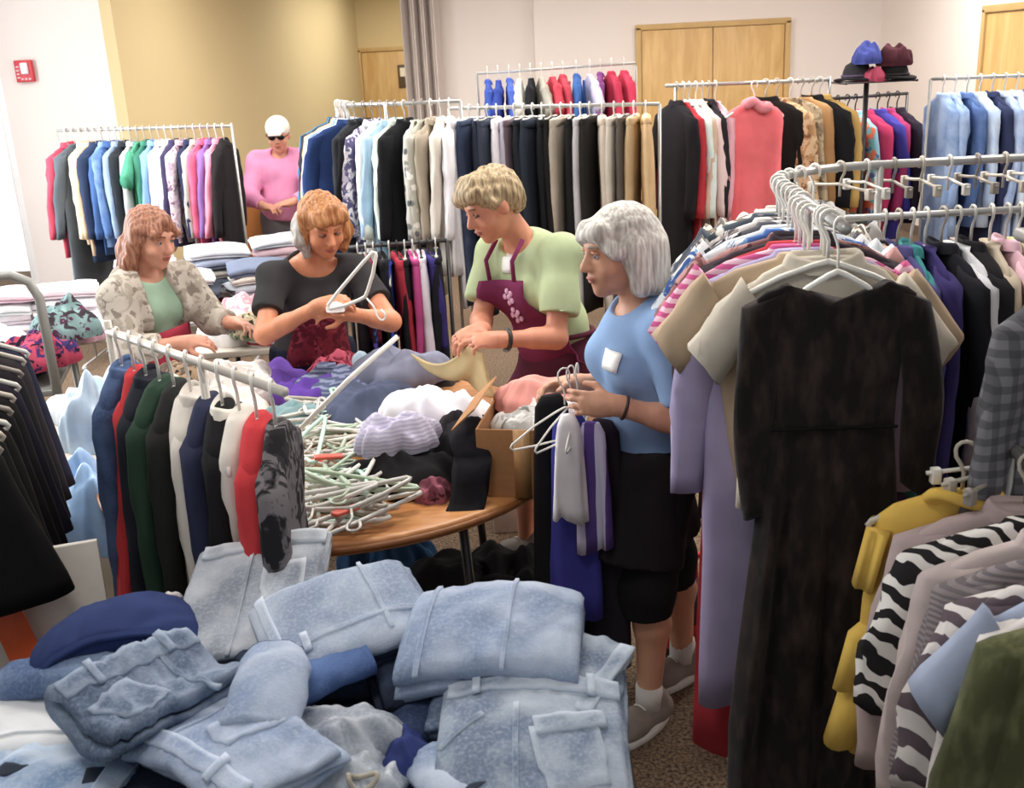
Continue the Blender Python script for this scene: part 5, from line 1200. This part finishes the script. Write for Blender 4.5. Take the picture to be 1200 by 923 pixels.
# dark half apron over the hips
s = SDF(W4['lo'], W4['hi'], .008); s.ell(W4['at'](0, 0, .02), V3(.182, .15, .14), W4['M'], .03); s.cap(W4['at'](-.05, .02, -.06), V3(.34, 2.83, .56), .135, .15, .05, True); s.cap(W4['at'](.05, .02, -.06), V3(.42, 2.98, .56), .135, .15, .05, True)
s.plane(W4['at'](0, 0, .11), W4['M'][:, 2])
sdf_obj('apron_skirt', s, c_('#211a20'), W4['root'], wrinkle(6, .007, 22, 3), 2)
shoes(W4, plain('#8b8078', .7), plain('#d9d4cc', .6))
for i in (0, 1):
    an = W4['ank'][i]; q = np.array(W4['root'].location); MB().tube([Vector(V3(an[0], an[1], .075) - q), Vector(V3(an[0], an[1], .15) - q)], .043, 14, r2=.041).obj('sock', c_('#dcd6d0'), W4['root'])
hs4 = hair_sdf(W4, [('e', (0, -.022, .04), (.09, .108, .098)), ('e', (0, -.06, -.02), (.092, .075, .1), .03), ('c', (.08, -.01, .02), (.082, -.015, -.088), .032, .034, .025), ('c', (-.08, -.01, .02), (-.082, -.015, -.088), .032, .034, .025), ('c', (0, -.09, 0), (0, -.085, -.10), .05, .045, .04), ('c', (.05, -.075, 0), (.055, -.07, -.10), .045, .042, .03), ('c', (-.05, -.075, 0), (-.055, -.07, -.10), .045, .042, .03), ('c', (-.045, .068, .085), (.03, .085, .062), .026, .022, .02), ('c', (.03, .07, .085), (.072, .05, .03), .024, .02, .02), ('c', (-.04, .07, .08), (-.078, .045, .02), .022, .02, .02)], [((0, .14, -.03), (.058, .07, .085))])
sdf_obj('hair', hs4, hairmat('#a8a096', '#e6e2da'), W4['root'], strands(1, .0012), 1)
face_parts(W4['root'], W4['headc'], W4['Mh'], .99, plain('#a89a8c', .8), '#b9776a')
badge(W4, tee4, tuple(W4['at'](-.075, .15, .74)), W4['M'][:, 0], -W4['M'][:, 1])
an, ln = np.array(W4['wr'][0]), unit(np.array(W4['el'][0]) - np.array(W4['wr'][0])); q = np.array(W4['root'].location); c0 = an + ln * .03; a1 = unit(np.cross(ln, (0, 0, 1))); a2 = np.cross(ln, a1)
MB().tube([Vector(c0 - q + a1 * .031 * math.cos(2 * math.pi * k / 16) + a2 * .031 * math.sin(2 * math.pi * k / 16)) for k in range(16)], .005, 6, True).obj('bracelet', plain('#3a2a24', .5), W4['root'])

# --- the woman in the green t-shirt, bending over the far side of the table
f3 = (-.78, -.63, 0)
W3 = build_person('short-haired woman in green t-shirt and maroon apron bending over the round table',
    hip=(.215, 3.86, .86), neck=(.055, 3.79, 1.375), headc=(-.035, 3.735, 1.50), face=(-.80, -.42, -.46), facing=f3, headup=(-.2, -.1, 1),
    sh=((.20, 3.66, 1.32), (-.04, 3.91, 1.31)), el=((.165, 3.56, 1.05), (-.10, 3.78, 1.07)), wr=((-.03, 3.48, 1.075), (-.10, 3.56, 1.09)),
    hand=(((-.95, -.15, .05), (-.1, .5, -.8), -1, .9), ((-.75, -.6, -.05), (-.2, .2, -.9), 1, .9)),
    knee=((.16, 3.78, .47), (.03, 3.92, .47)), ank=((.17, 3.82, .095), (.03, 3.98, .095)), toe=((-.8, -.6, 0), (-.8, -.5, 0)), skinc='#d08d70', vox=.006)
tee3 = shirt_on(W3, c_('#b4c492'), .72, .02, 11, .0, .05, 'tshirt', .07, (.066, .072), .009)
trousers_on(W3, c_('#4b4642'), .75, 12, 'shorts', .012, (.1, .088))
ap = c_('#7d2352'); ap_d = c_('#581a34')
M3 = W3['M']
apr = conform('apron', tee3, W3['root'], tuple(W3['at'](0, .14, .72)), M3[:, 0], -M3[:, 2], -M3[:, 1], .3, .52, ap, W3['root'], .012, 16, 18, lambda u, v, W, H: (u * (W * (.62 + .55 * min(1, max(0, v - .1) * 2.2))), v * H))
s = SDF(W3['lo'], W3['hi'], .008); s.ell(W3['at'](0, .01, .12), V3(.168, .132, .13), M3, .03); s.cap(W3['at'](-.04, .02, -.02), V3(.11, 3.76, .62), .14, .15, .05, True); s.cap(W3['at'](.04, .02, -.02), V3(.05, 3.84, .62), .14, .15, .05, True); s.plane(W3['at'](0, 0, .27), M3[:, 2])
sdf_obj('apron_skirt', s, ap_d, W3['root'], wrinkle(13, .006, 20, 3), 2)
for sx in (-1, 1):
    pp = [W3['at'](sx * .07, .15, .72), W3['at'](sx * .075, .13, .86), W3['at'](sx * .075, .05, .99)]; q = np.array(W3['root'].location)
    MB().tube([Vector(p - q) for p in pp], .009, 6).obj('apron_strap', ap, W3['root'])
for k, (x, t) in enumerate(((-.01, .60), (-.01, .46))):                                     # pale flower-like emblem, twice
    g = MB(); q = np.array(W3['root'].location)
    bvh = BVHTree.FromObject(apr, bpy.context.evaluated_depsgraph_get())
    for j in range(6):
        a = 2 * math.pi * j / 5; rr = .022 if j < 5 else 0; p = Vector(W3['at'](x + rr * math.cos(a), .4, t) - q) + Vector(M3[:, 2]) * (rr * math.sin(a)); h = bvh.ray_cast(p, Vector(-M3[:, 1]), 1)
        if h[0]: g.ball(h[0] + Vector(M3[:, 1]) * .003, (.0115, .004, .0115), 10, 6, Matrix(M3.tolist()))
    if g.V: g.obj('emblem', plain('#d9a9c4', .7), W3['root'])
badge(W3, tee3, tuple(W3['at'](.0, .15, .9)), M3[:, 0], -M3[:, 1], .05, .07)
bck = W3['at'](0, -.145, .3); q = np.array(W3['root'].location)
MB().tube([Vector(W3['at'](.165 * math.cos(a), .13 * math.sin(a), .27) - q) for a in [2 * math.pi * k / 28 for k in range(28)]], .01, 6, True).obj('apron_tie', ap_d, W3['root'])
shoes(W3, plain('#6d655e', .7), plain('#c9c4bc', .6))
hs3 = hair_sdf(W3, [('e', (0, -.02, .045), (.085, .104, .09)), ('e', (0, -.07, -.0), (.078, .055, .075), .03), ('c', (-.04, .065, .09), (.05, .085, .07), .03, .026, .02), ('c', (.05, .05, .08), (.078, .02, .03), .024, .016, .02), ('c', (-.05, .05, .08), (-.078, .02, .03), .024, .016, .02), ('c', (-.03, .03, .115), (.04, .05, .11), .03, .026, .03)], [((0, .14, -.02), (.062, .07, .075))])
sdf_obj('hair', hs3, hairmat('#7d6748', '#c2ab86'), W3['root'], strands(4, .004), 1)
face_parts(W3['root'], W3['headc'], W3['Mh'], 1.0, plain('#8a6a48', .8), '#b46c5c', True)
w = np.array(W3['wr'][0]); ln = unit(np.array(W3['el'][0]) - w); a1 = unit(np.cross(ln, (0, 0, 1))); a2 = np.cross(ln, a1); c0 = w + ln * .025
wt = MB().tube([Vector(c0 - q + a1 * .031 * math.cos(2 * math.pi * k / 16) + a2 * .031 * math.sin(2 * math.pi * k / 16)) for k in range(16)], .009, 6, True).obj('watch', plain('#2a2826', .4), W3['root'])
MB().ball(Vector(c0 - q + a2 * .038), (.014, .014, .007), 12, 6).obj('watch_face', plain('#8d8f92', .2), wt)

# --- the woman in the dark t-shirt behind the table, holding a hanger
f2 = (.42, -.9, 0)
W2 = build_person('ginger-haired woman in a dark t-shirt holding a white hanger behind the table',
    hip=(-.86, 4.42, .80), neck=(-.80, 4.31, 1.25), headc=(-.73, 4.225, 1.385), face=(.42, -.75, -.42), facing=f2, headup=(.1, -.3, 1),
    sh=((-.635, 4.34, 1.18), (-.945, 4.21, 1.19)), el=((-.475, 4.13, 1.0), (-.965, 4.02, 1.0)), wr=((-.615, 3.98, 1.075), (-.72, 3.96, 1.12)),
    hand=(((-.85, -.1, .2), (-.1, .5, -.7), 1, .8), ((.9, -.1, .25), (.1, .4, -.8), -1, .9)),
    knee=((-.75, 4.36, .45), (-.95, 4.34, .45)), ank=((-.74, 4.42, .095), (-.95, 4.40, .095)), toe=((.3, -.95, 0), (.2, -.95, 0)), skinc='#d68e6a', vox=.006)
tee2 = shirt_on(W2, c_('#3c3a3c'), .62, .016, 21, .0, -.05, 'tshirt', .098, (.062, .064))
trousers_on(W2, c_('#1e2238'), .8, 22, 'trousers', .012, (.1, .08), to_ank=.85)
M2 = W2['M']
conform('apron', tee2, W2['root'], tuple(W2['at'](0, .14, .6)), M2[:, 0], -M2[:, 2], -M2[:, 1], .28, .6, c_('#8c2638', 'print', '#6c1a2c', '#a83a50'), W2['root'], .012, 16, 18, lambda u, v, W, H: (u * (W * (.6 + .5 * min(1, v * 2))), v * H))
shoes(W2, plain('#4a4644', .7), plain('#8a8680', .6))
hs2 = hair_sdf(W2, [('e', (0, -.02, .045), (.088, .104, .092)), ('c', (-.07, .0, .06), (-.085, .02, -.03), .03, .034, .03), ('c', (-.085, .01, -.03), (-.08, .03, -.09), .034, .026, .03), ('c', (.075, .0, .06), (.08, .01, -.05), .024, .024, .03), ('e', (0, -.065, -.03), (.082, .06, .085), .03), ('c', (-.06, .06, .075), (.04, .085, .078), .028, .024, .02), ('c', (-.02, .05, .11), (.05, .06, .09), .028, .026, .02)], [((0, .15, -.03), (.058, .07, .08))])
sdf_obj('hair', hs2, hairmat('#94592f', '#c8905e'), W2['root'], strands(7, .004), 1)
g = hair_sdf(W2, [('c', (.078, -.01, .05), (.086, .0, -.05), .022, .03, .03), ('c', (.086, .0, -.05), (.07, .02, -.11), .03, .018, .03), ('e', (.06, -.06, -.03), (.045, .05, .075), .03)])
sdf_obj('grey_hair', g, hairmat('#9a958e', '#cdc8c0'), W2['root'], strands(8, .004), 1)
face_parts(W2['root'], W2['headc'], W2['Mh'], 1.0, plain('#9a6a44', .8), '#b56a58', True)
ho = hanger('plastic', WHITEPL, (0, 0, 0), 0, 'white hanger held up in the hands of the woman in the dark t-shirt', None)
e1, e2 = at(446, 306, 3.86), at(398, 362, 3.92); ux = (e1 - e2).normalized(); uy = _fw.cross(ux).cross(ux).normalized(); uy = (uy + Vector((0, 0, .2))).normalized(); uz = ux.cross(uy).normalized(); uy = uz.cross(ux)
ho.matrix_world = Matrix.Translation((e1 + e2) / 2 + Vector((0, -.05, 0))) @ Matrix(((ux.x, uy.x, uz.x), (ux.y, uy.y, uz.y), (ux.z, uy.z, uz.z))).to_4x4() @ Matrix.Translation((0, 0, .15)) @ Matrix.Diagonal((.85, 1, 1, 1))
o = crumple('white_tag_cloth', (-.66, 3.93, 1.11), .04, .03, .025, c_('#f0e8e6'), 601, rough=.4); tag(o, 'small white cloth pinched in the hands of the dark-shirted woman', 'cloth')

# --- the red-haired woman in a grey cardigan at the left
f1 = (.86, -.5, 0)
W1 = build_person('red-haired woman in a beige grey cardigan and red apron at the left table',
    hip=(-1.56, 4.46, .78), neck=(-1.55, 4.42, 1.21), headc=(-1.475, 4.385, 1.345), face=(.82, -.5, -.3), facing=f1, headup=(.1, -.05, 1),
    sh=((-1.43, 4.55, 1.13), (-1.60, 4.25, 1.13)), el=((-1.30, 4.52, .95), (-1.57, 4.16, .92)), wr=((-1.16, 4.36, .97), (-1.34, 4.15, .95)),
    hand=(((.7, -.6, .0), (-.2, -.3, -.9), 1, .6), ((.9, .1, .05), (.2, .5, -.8), -1, .7)),
    knee=((-1.47, 4.5, .44), (-1.5, 4.36, .44)), ank=((-1.5, 4.54, .095), (-1.52, 4.38, .095)), toe=((.85, -.5, 0), (.85, -.5, 0)), skinc='#d79a80', vox=.006)
sh1 = shirt_on(W1, c_('#9dbfa2'), .5, .012, 31, .0, -.05, 'green_top', .075)
trousers_on(W1, c_('#2c3040'), .8, 33, 'trousers', .012, (.1, .08), to_ank=.85)
M1 = W1['M']
s = SDF(W1['lo'], W1['hi'], .007); W1['torso'](s, .036, .05, 0)
for i in (0, 1):
    a, b, w = (np.array(W1[k][i]) for k in ('sh', 'el', 'wr')); s.cap(a, b, .078, .066, .035); s.cap(b, b + (w - b) * .62, .064, .052, .03, True)
s.plane(W1['at'](0, 0, -.12), -M1[:, 2]); s.ell(W1['at'](.02, .15, .45), V3(.085, .12, .42), M1, .015, True); s.ell(W1['at'](0, .03, 1.0), V3(.08, .085, .07), M1, .01, True)
sdf_obj('cardigan', s, c_('#a89c8c', 'print', '#c4b9aa', '#8a7d70'), W1['root'], wrinkle(34, .005), 2)
conform('apron', sh1, W1['root'], tuple(W1['at'](0, .14, .42)), M1[:, 0], -M1[:, 2], -M1[:, 1], .26, .42, c_('#c12b48'), W1['root'], .028, 14, 14)
shoes(W1, plain('#4a4644', .7), plain('#8a8680', .6))
hs1 = hair_sdf(W1, [('e', (0, -.02, .045), (.088, .104, .092)), ('e', (0, -.06, -.05), (.09, .065, .11), .03), ('c', (.075, .0, .05), (.09, -.02, -.1), .03, .034, .03), ('c', (.09, -.02, -.1), (.085, -.04, -.17), .034, .024, .03), ('c', (-.075, .0, .05), (-.085, -.02, -.12), .028, .03, .03), ('c', (0, -.09, -.06), (0, -.1, -.19), .055, .04, .03), ('c', (.055, -.075, -.06), (.06, -.08, -.19), .045, .034, .03), ('c', (.0, .06, .1), (.06, .075, .05), .026, .02, .02), ('c', (.0, .06, .1), (-.065, .07, .04), .026, .02, .02)], [((0, .15, -.04), (.056, .075, .085))])
sdf_obj('hair', hs1, hairmat('#7d4a36', '#b98468'), W1['root'], strands(9, .004), 1)
face_parts(W1['root'], W1['headc'], W1['Mh'], 1.0, plain('#7a4a34', .8), '#b8685c')

# --- the person in pink far behind
f5 = (.05, -1, 0)
W5 = build_person('person in a pink shirt and white cap with dark glasses at the back left',
    hip=(-1.66, 8.06, .92), neck=(-1.635, 8.0, 1.40), headc=(-1.625, 7.94, 1.525), face=(.05, -.95, -.25), facing=f5,
    sh=((-1.46, 8.0, 1.345), (-1.81, 8.0, 1.345)), el=((-1.40, 7.86, 1.10), (-1.88, 7.86, 1.10)), wr=((-1.55, 7.68, 1.06), (-1.72, 7.68, 1.04)),
    hand=(((-.7, -.6, 0), (0, .2, -.9), -1, .6), ((.7, -.6, 0), (0, .2, -.9), 1, .6)),
    knee=((-1.56, 8.02, .5), (-1.76, 8.02, .5)), ank=((-1.56, 8.08, .095), (-1.76, 8.08, .095)), toe=((.1, -1, 0), (-.1, -1, 0)), skinc='#d99a80', vox=.008, chest=.99)
shirt_on(W5, c_('#e58bb8'), .75, .03, 41, .03, -.05, 'pink_shirt', .066, (.075, .075), .006, .009, long=.75)
trousers_on(W5, c_('#6d6a70'), .8, 42, 'trousers', .014, (.105, .09), to_ank=.9)
shoes(W5, plain('#5a5550', .7), plain('#c0bab2', .6))
cp = hair_sdf(W5, [('e', (0, -.015, .055), (.088, .106, .085)), ('c', (-.05, .11, .065), (.05, .11, .065), .018, .018, .03), ('c', (-.035, .15, .055), (.035, .15, .055), .012, .012, .03)], [((0, .12, -.045), (.1, .14, .085)), ((0, -.1, -.06), (.12, .12, .08))])
sdf_obj('cap', cp, c_('#f2ecdc'), W5['root'], None, 1)
hh = hair_sdf(W5, [('e', (0, -.03, -.0), (.084, .09, .07))], [((0, .1, -.02), (.1, .09, .12))]); sdf_obj('hair', hh, hairmat('#8a8078', '#b5aca2'), W5['root'], None, 1)
face_parts(W5['root'], W5['headc'], W5['Mh'], 1.0, plain('#6a5a4e', .8), '#b56a60')
q = np.array(W5['root'].location); gl = MB(); T = lambda x, y, z: Vector(W5['headc'] + W5['Mh'] @ V3(x, y, z) - q)
for sx in (-1, 1): gl.ball(T(sx * .032, .1, .016), (.027, .006, .02), 12, 8, Matrix(W5['Mh'].tolist())); gl.tube([T(sx * .056, .095, .02), T(sx * .08, .06, .02), T(sx * .08, -.01, .015)], .004, 5)
gl.tube([T(-.012, .106, .02), T(.012, .106, .02)], .004, 5); gl.obj('sunglasses', plain('#1c1a1c', .15), W5['root'])

# ------------------------------------------------------------------ the jeans table in the foreground
jt = empty('jeans_table', (-.56, 1.58, 0)); tag(jt, 'dark folding table in the foreground heaped with folded jeans', 'table')
MB().box((0, 0, .725), (1.5, .8, .034), .008).obj('tabletop', wood_mat('#3a2c22', '#4a392c', 'dark_wood', 3, (2, 10, 2)), jt)
for sx in (-1, 1):
    for sy in (-1, 1): MB().tube([(sx * .62, sy * .32, .71), (sx * .66, sy * .35, 0)], .016, 8).obj('leg', DKMETAL, jt)
JG = 'jeans on the foreground table'
def dn(h, h2, sc=1.0): return cloth(h, 'denim', h2, scale=sc)
LB = dn('#8296b6', '#b4c0d4'); LB2 = dn('#8b9cb8', '#bfc9d8', .7); GB_ = dn('#868f9e', '#bfc4cc'); MBL = dn('#4f6690', '#8499b8'); MB2 = dn('#566883', '#94a3b8', 1.3); DB = dn('#2b3a5c', '#465a82'); VD = dn('#1c2436', '#33415c'); FADE = dn('#6f809a', '#b4bfcd', 1.2)
def jeans(label, c, yaw, w, d, nl, t, m, seed, bend=None, tilt=(0, 0), parts=(), wr=.011, puff=.003, nx=38, name='folded_jeans', taper=0.0, cat='jeans', lining=None):
    f = Fold(w, d, nl, t, seed, bend, wr, nx, 14 if nx < 20 else 22, taper, puff); o = f.build(name, m)
    o.location = c; o.rotation_euler = (tilt[0], tilt[1], yaw); tag(o, label, cat, JG if cat == 'jeans' else None)
    for p in parts:
        k = p[0]
        if k == 'waistband': f.patch('waistband', p[1], p[2], p[3], p[4], m, o, .007, p[5] if len(p) > 5 else 0, 20, 4, thick=.006)
        elif k == 'pocket':
            pk = f.patch('back_pocket', p[1], p[2], p[3], p[4], m, o, .005, p[5] if len(p) > 5 else 0, 8, 8, lambda u, v, W, H: (u * W * (1 - .12 * (v < -.2)), (v - (.12 * (abs(u) - .5) * -1 if v < -.3 else 0)) * H), .004)
            st = f.patch('stitching', p[1], p[2] + p[4] * .38, p[3] * .9, .006, plain('#b48a58', .7), pk, .008, 0, 8, 1, thick=.001) if len(p) <= 5 else None
        elif k == 'seam': f.patch('seam', p[1], p[2], p[3], p[4], m, o, .005, p[5] if len(p) > 5 else 0, 10, 14, thick=.005)
        elif k == 'flap': f.patch('pocket_flap', p[1], p[2], p[3], p[4], m, o, .011, p[5] if len(p) > 5 else 0, 8, 5, thick=.007)
        elif k == 'loop': f.patch('belt_loop', p[1], p[2], .014, p[3], m, o, .012, p[4] if len(p) > 4 else 0, 2, 4, thick=.004)
        elif k == 'tear': f.patch('tear', p[1], p[2], p[3], p[4], plain('#2a3242', .9), o, .0015, p[5] if len(p) > 5 else 0, 6, 4, lambda u, v, W, H: (u * W, v * H * (1 - 1.9 * abs(u))), .001)
        elif k == 'label': f.patch('leather_label', p[1], p[2], p[3], p[4], plain('#8a6a48', .6), o, .013, 0, 4, 3, thick=.003)
        elif k == 'cuff': f.patch('hem', p[1], p[2], p[3], p[4], m, o, .006, p[5] if len(p) > 5 else 0, 3, 12, thick=.005)
    return o, f
def leg_tube(label, pts, r0, r1, m, seed, parent=None, flat=.55, name='trouser_leg', cuff=True, cat='trousers'):
    pts = [Vector(p) for p in pts]; n = 28; st = 16; rings = []
    def pos(t):
        k = t * (len(pts) - 1); i = min(int(k), len(pts) - 2); return pts[i].lerp(pts[i + 1], k - i)
    for i in range(st + 1):
        t = i / st; p = pos(t) * .6 + (pos(max(0, t - .12)) + pos(min(1, t + .12))) * .2; dr = (pos(min(1, t + .05)) - pos(max(0, t - .05))).normalized(); a = dr.cross(Vector((0, 0, 1))).normalized(); b = a.cross(dr); r = r0 + (r1 - r0) * t
        rings.append([p + a * (r * math.cos(g) * (1 + .09 * nz(t * 7 + seed, math.cos(g) * 1.5, math.sin(g)))) + b * (r * flat * math.sin(g) * (1 + .18 * nz(t * 9 + seed, math.cos(g) * 2, math.sin(g) * 2 + 5))) for g in [2 * math.pi * k / n for k in range(n)]])
    e = rings[-1]; c = sum(e, Vector()) / n; rings.append([c + (v - c) * .86 for v in e]); rings.append([c + (v - c) * .8 - (pos(1) - pos(.9)).normalized() * .05 for v in e])
    o = MB().loft(rings).obj(name, m, parent)
    if label: tag(o, label, cat, JG)
    if cuff: MB().loft([[c + (v - c) * 1.02 for v in rings[st - 1]], [c + (v - c) * 1.035 for v in e], [c + (v - c) * .95 for v in e]], False).obj('hem', m, o)
    return o
ARCH = lambda a, b=0.0: (lambda x, y: -a * x * x - b * y * y)
# lower layers that fill the table
for k, (x, y, yaw, w, d, nl, m, lab) in enumerate([
  (-.08, 1.70, -.1, .34, .3, 5, DB, 'dark jeans stack at the right bottom of the foreground heap'),
  (-.01, 1.42, -.03, .34, .3, 4, VD, 'dark jeans under the large faded pair at the front right'),
  (-.42, 1.86, .1, .34, .28, 5, VD, 'very dark jeans below the pale grey pair'),
  (-.80, 1.84, .2, .36, .28, 5, DB, 'dark jeans below the navy sweatpants'),
  (-.66, 1.52, .3, .38, .3, 4, VD, 'dark jeans beneath the rumpled mid blue pair'),
  (-.34, 1.52, -.2, .34, .3, 4, DB, 'dark jeans below the light crumpled denim'),
  (-.99, 1.66, .1, .32, .3, 3, MBL, 'mid blue jeans under the white folded denim'),
  (-.36, 1.30, .1, .4, .16, 3, VD, 'very dark jeans along the front table edge'),
  (-.86, 1.36, -.1, .4, .2, 3, VD, 'dark jeans under the ripped pale pair'), (-.18, 1.72, .3, .22, .2, 6, VD, 'black blue jeans in the gap at the centre of the heap')]):
    jeans(lab, (x, y, .744), yaw, w, d, nl, .03, m, 700 + k, None, nx=10)
# J1 navy sweatpants, a soft rounded fold
jeans('folded navy sweatpants at the back left of the jeans heap', (-.80, 1.84, .90), .28, .32, .23, 2, .056, c_('#27386c'), 720, ARCH(1.4, 1.2), (-.05, 0), [('seam', 0, -.09, .28, .008)], .01, .03, cat='sweatpants', name='sweatpants')
heap(-.735, 1.955, .905, .06, .05, .06, c_('#ddd6d2', 'print', '#3c3a40', '#a8a2a4'), 721, 'white and black lace bundle behind the navy sweatpants', name='lace_garment')
# J2 pale grey pair sloping up against the jackets
jeans('pale grey jeans lying open toward the rack at the back of the heap', (-.555, 1.93, .93), .02, .28, .36, 2, .026, GB_, 722, lambda x, y: .16 * y + .02 * math.sin(x * 9), (.05, .03), [('waistband', 0, .155, .27, .04), ('pocket', .06, .02, .09, .11, .05), ('seam', -.02, -.02, .008, .3)], .006, .004)
# J3 light pair, cut fringe edge
jeans('light blue jeans folded at a slant beside the pale grey pair', (-.34, 1.81, .95), .42, .32, .22, 3, .022, LB2, 724, lambda x, y: -.8 * x * x + .25 * y, (0, -.05), [('seam', .0, -.06, .3, .008, .05), ('seam', .06, 0, .008, .2), ('loop', -.1, -.07, .04), ('cuff', -.148, 0, .02, .2)], .008, .008)
jeans('dark lined jeans poking out below the slanted light pair', (-.36, 1.78, .915), .5, .34, .2, 2, .02, VD, 725, ARCH(.6), wr=.01)
# J4 big light pair
jeans('large light blue jeans neatly folded at the centre right of the heap', (-.055, 1.72, .955), -.12, .33, .29, 2, .042, LB, 726, ARCH(1.1, 1.3), (.1, 0), [('seam', -.125, 0, .01, .27), ('seam', .03, 0, .007, .27)], .008, .006)
jeans('faded jeans showing frayed hems right of the large light blue pair', (.02, 1.69, .905), -.5, .27, .24, 2, .022, FADE, 727, ARCH(.4), wr=.01, parts=[('cuff', .14, 0, .03, .22)])
jeans('grey blue jeans below the front fold of the large light blue pair', (.0, 1.62, .885), -.1, .34, .22, 2, .022, MB2, 728, ARCH(.4), wr=.01)
# J5 faded pair in front
jeans('large faded jeans with pocket flap at the front right of the table', (.005, 1.43, .868), -.02, .31, .36, 2, .032, FADE, 729, lambda x, y: -.5 * x * x + .22 * y - .3 * max(0, -y) ** 1.5, (.0, .05), [('waistband', 0, .155, .30, .042), ('flap', .06, .06, .12, .035, .2), ('pocket', .06, .0, .115, .12, .2), ('seam', -.03, -.03, .009, .26), ('seam', -.12, .05, .09, .008, .7), ('loop', -.1, .155, .055), ('loop', .1, .155, .055), ('tear', -.1, -.06, .05, .016, .4)], .009, .012)
# J6 rumpled pair with a dark-streaked waistband
jeans('rumpled mid blue jeans with streaked dark waistband at the left', (-.665, 1.61, .90), .9, .28, .21, 2, .036, MB2, 730, lambda x, y: .35 * abs(y) - .4 * x * x, (.06, .08), [('waistband', .0, .075, .27, .045), ('loop', -.07, .075, .055), ('loop', .07, .075, .055), ('pocket', -.06, -.02, .1, .1, .3), ('seam', .05, -.03, .008, .18)], .018, .006)
leg_tube('mid blue jeans leg tucked under the navy sweatpants', [(-1.0, 1.76, .90), (-.86, 1.74, .93), (-.74, 1.73, .92)], .06, .065, MBL, 31)
# J7 light jeans with one leg rolled up toward the back
j7, f7 = jeans('light jeans folded askew with one leg curling up in the middle', (-.50, 1.49, .90), -.78, .38, .2, 3, .024, LB, 731, lambda x, y: -.5 * x * x + .25 * x, (.05, .05), [('waistband', .0, -.075, .36, .03), ('pocket', .03, .02, .1, .1, -.1), ('seam', -.08, .0, .008, .18), ('loop', .1, -.075, .045), ('tear', -.06, .04, .03, .014, .3)], .012, .012)
leg_tube('rolled light jeans leg standing up in the middle of the heap', [(-.45, 1.47, .95), (-.44, 1.56, .985), (-.45, 1.64, .985), (-.47, 1.70, .955)], .072, .058, LB, 33, flat=.62)
leg_tube('dark blue jeans leg lying behind the rolled light leg', [(-.46, 1.60, .93), (-.38, 1.66, .945), (-.29, 1.71, .95)], .055, .048, dn('#3a568c', '#5674aa'), 34)
# J9 crumpled light denim
for k, (x, y, z, rx, ry, h, m, lab) in enumerate([(-.33, 1.53, .875, .12, .09, .08, GB_, 'pale crumpled denim right of the rolled leg'), (-.30, 1.44, .87, .1, .07, .05, dn('#9aa5b4', '#d0d4da'), 'greyish white crumpled denim with a dark hole'), (-.22, 1.50, .86, .06, .06, .06, c_('#2c3a78'), 'royal navy garment peeking out beside the crumpled denim'), (-.62, 1.36, .83, .17, .08, .07, c_('#3c2c20', 'print', '#5c4630', '#241a12'), 'shaggy brown garment at the front of the heap'), (-.30, 1.34, .83, .13, .06, .06, dn('#6c7686', '#a9b0ba'), 'grey crumpled jeans at the front edge')]):
    heap(x, y, z, rx, ry, h, m, 740 + k, lab, 'jeans' if 'denim' in lab or 'jeans' in lab else 'clothing', group=JG, name='crumpled_jeans' if 'denim' in lab or 'jeans' in lab else 'crumpled_garment', n=64, m=22, rough=.9)
ring = [(.024 * math.cos(a), .013 * math.sin(a), .012 * math.cos(a * 2)) for a in [2 * math.pi * k / 16 for k in range(16)]]
o = MB().tube(ring, .0045, 6, True).obj('waistband_ring', c_('#b7ae9c')); o.location = (-.27, 1.40, .915); o.rotation_euler = (.4, .2, .3); o.name = 'cloth_belt'; tag(o, 'beige cloth belt end on the greyish crumpled denim', 'belt')
# J10 white folded denim and J11 ripped pale pair
jeans('white folded denim with grey edges at the left side of the table', (-.95, 1.67, .845), .18, .3, .22, 3, .02, c_('#dfe2e6'), 750, ARCH(.5), (0, .05), [('seam', 0, -.08, .28, .008)], .006, .006)
jeans('pink and white striped garment under the white denim', (-.80, 1.58, .835), .3, .2, .16, 2, .015, c_('#c9b0b4', 'stripe', '#8c6a70', scale=3), 751, None, wr=.01, cat='shirt', name='folded_shirt')
jeans('pale ripped jeans at the lower left corner of the table', (-.87, 1.46, .835), -.12, .34, .24, 2, .024, dn('#7f9fc8', '#c6d6ea', 1.4), 752, lambda x, y: -.3 * x * x + .1 * y, (0, .04), [('tear', -.03, .03, .07, .03, .5), ('tear', .07, -.03, .06, .026, .8), ('tear', .12, .05, .05, .04, 1.2), ('waistband', .15, 0, .04, .2), ('seam', .0, -.06, .28, .008, .1)], .016, .012)
# J12 leg at the front centre
leg_tube('light jeans leg with frayed hem at the front centre', [(-.06, 1.33, .87), (-.12, 1.40, .885), (-.175, 1.50, .875)], .055, .05, LB, 36)
# white board with an orange stripe behind the table at the left
wb = empty('sign_board', (-1.30, 2.17, 0), .3); tag(wb, 'white board with an orange stripe leaning at the left behind the jeans table', 'board')
MB().box((0, 0, .47), (.62, .02, .94), .004, Matrix.Rotation(-.12, 3, 'X')).obj('board', plain('#e4dcd2', .6), wb)
MB().box((.13, -.036, .66), (.07, .012, .42), .002, Matrix.Rotation(-.12, 3, 'X') @ Matrix.Rotation(-.22, 3, 'Y')).obj('orange_stripe', plain('#d8592a', .5), wb)
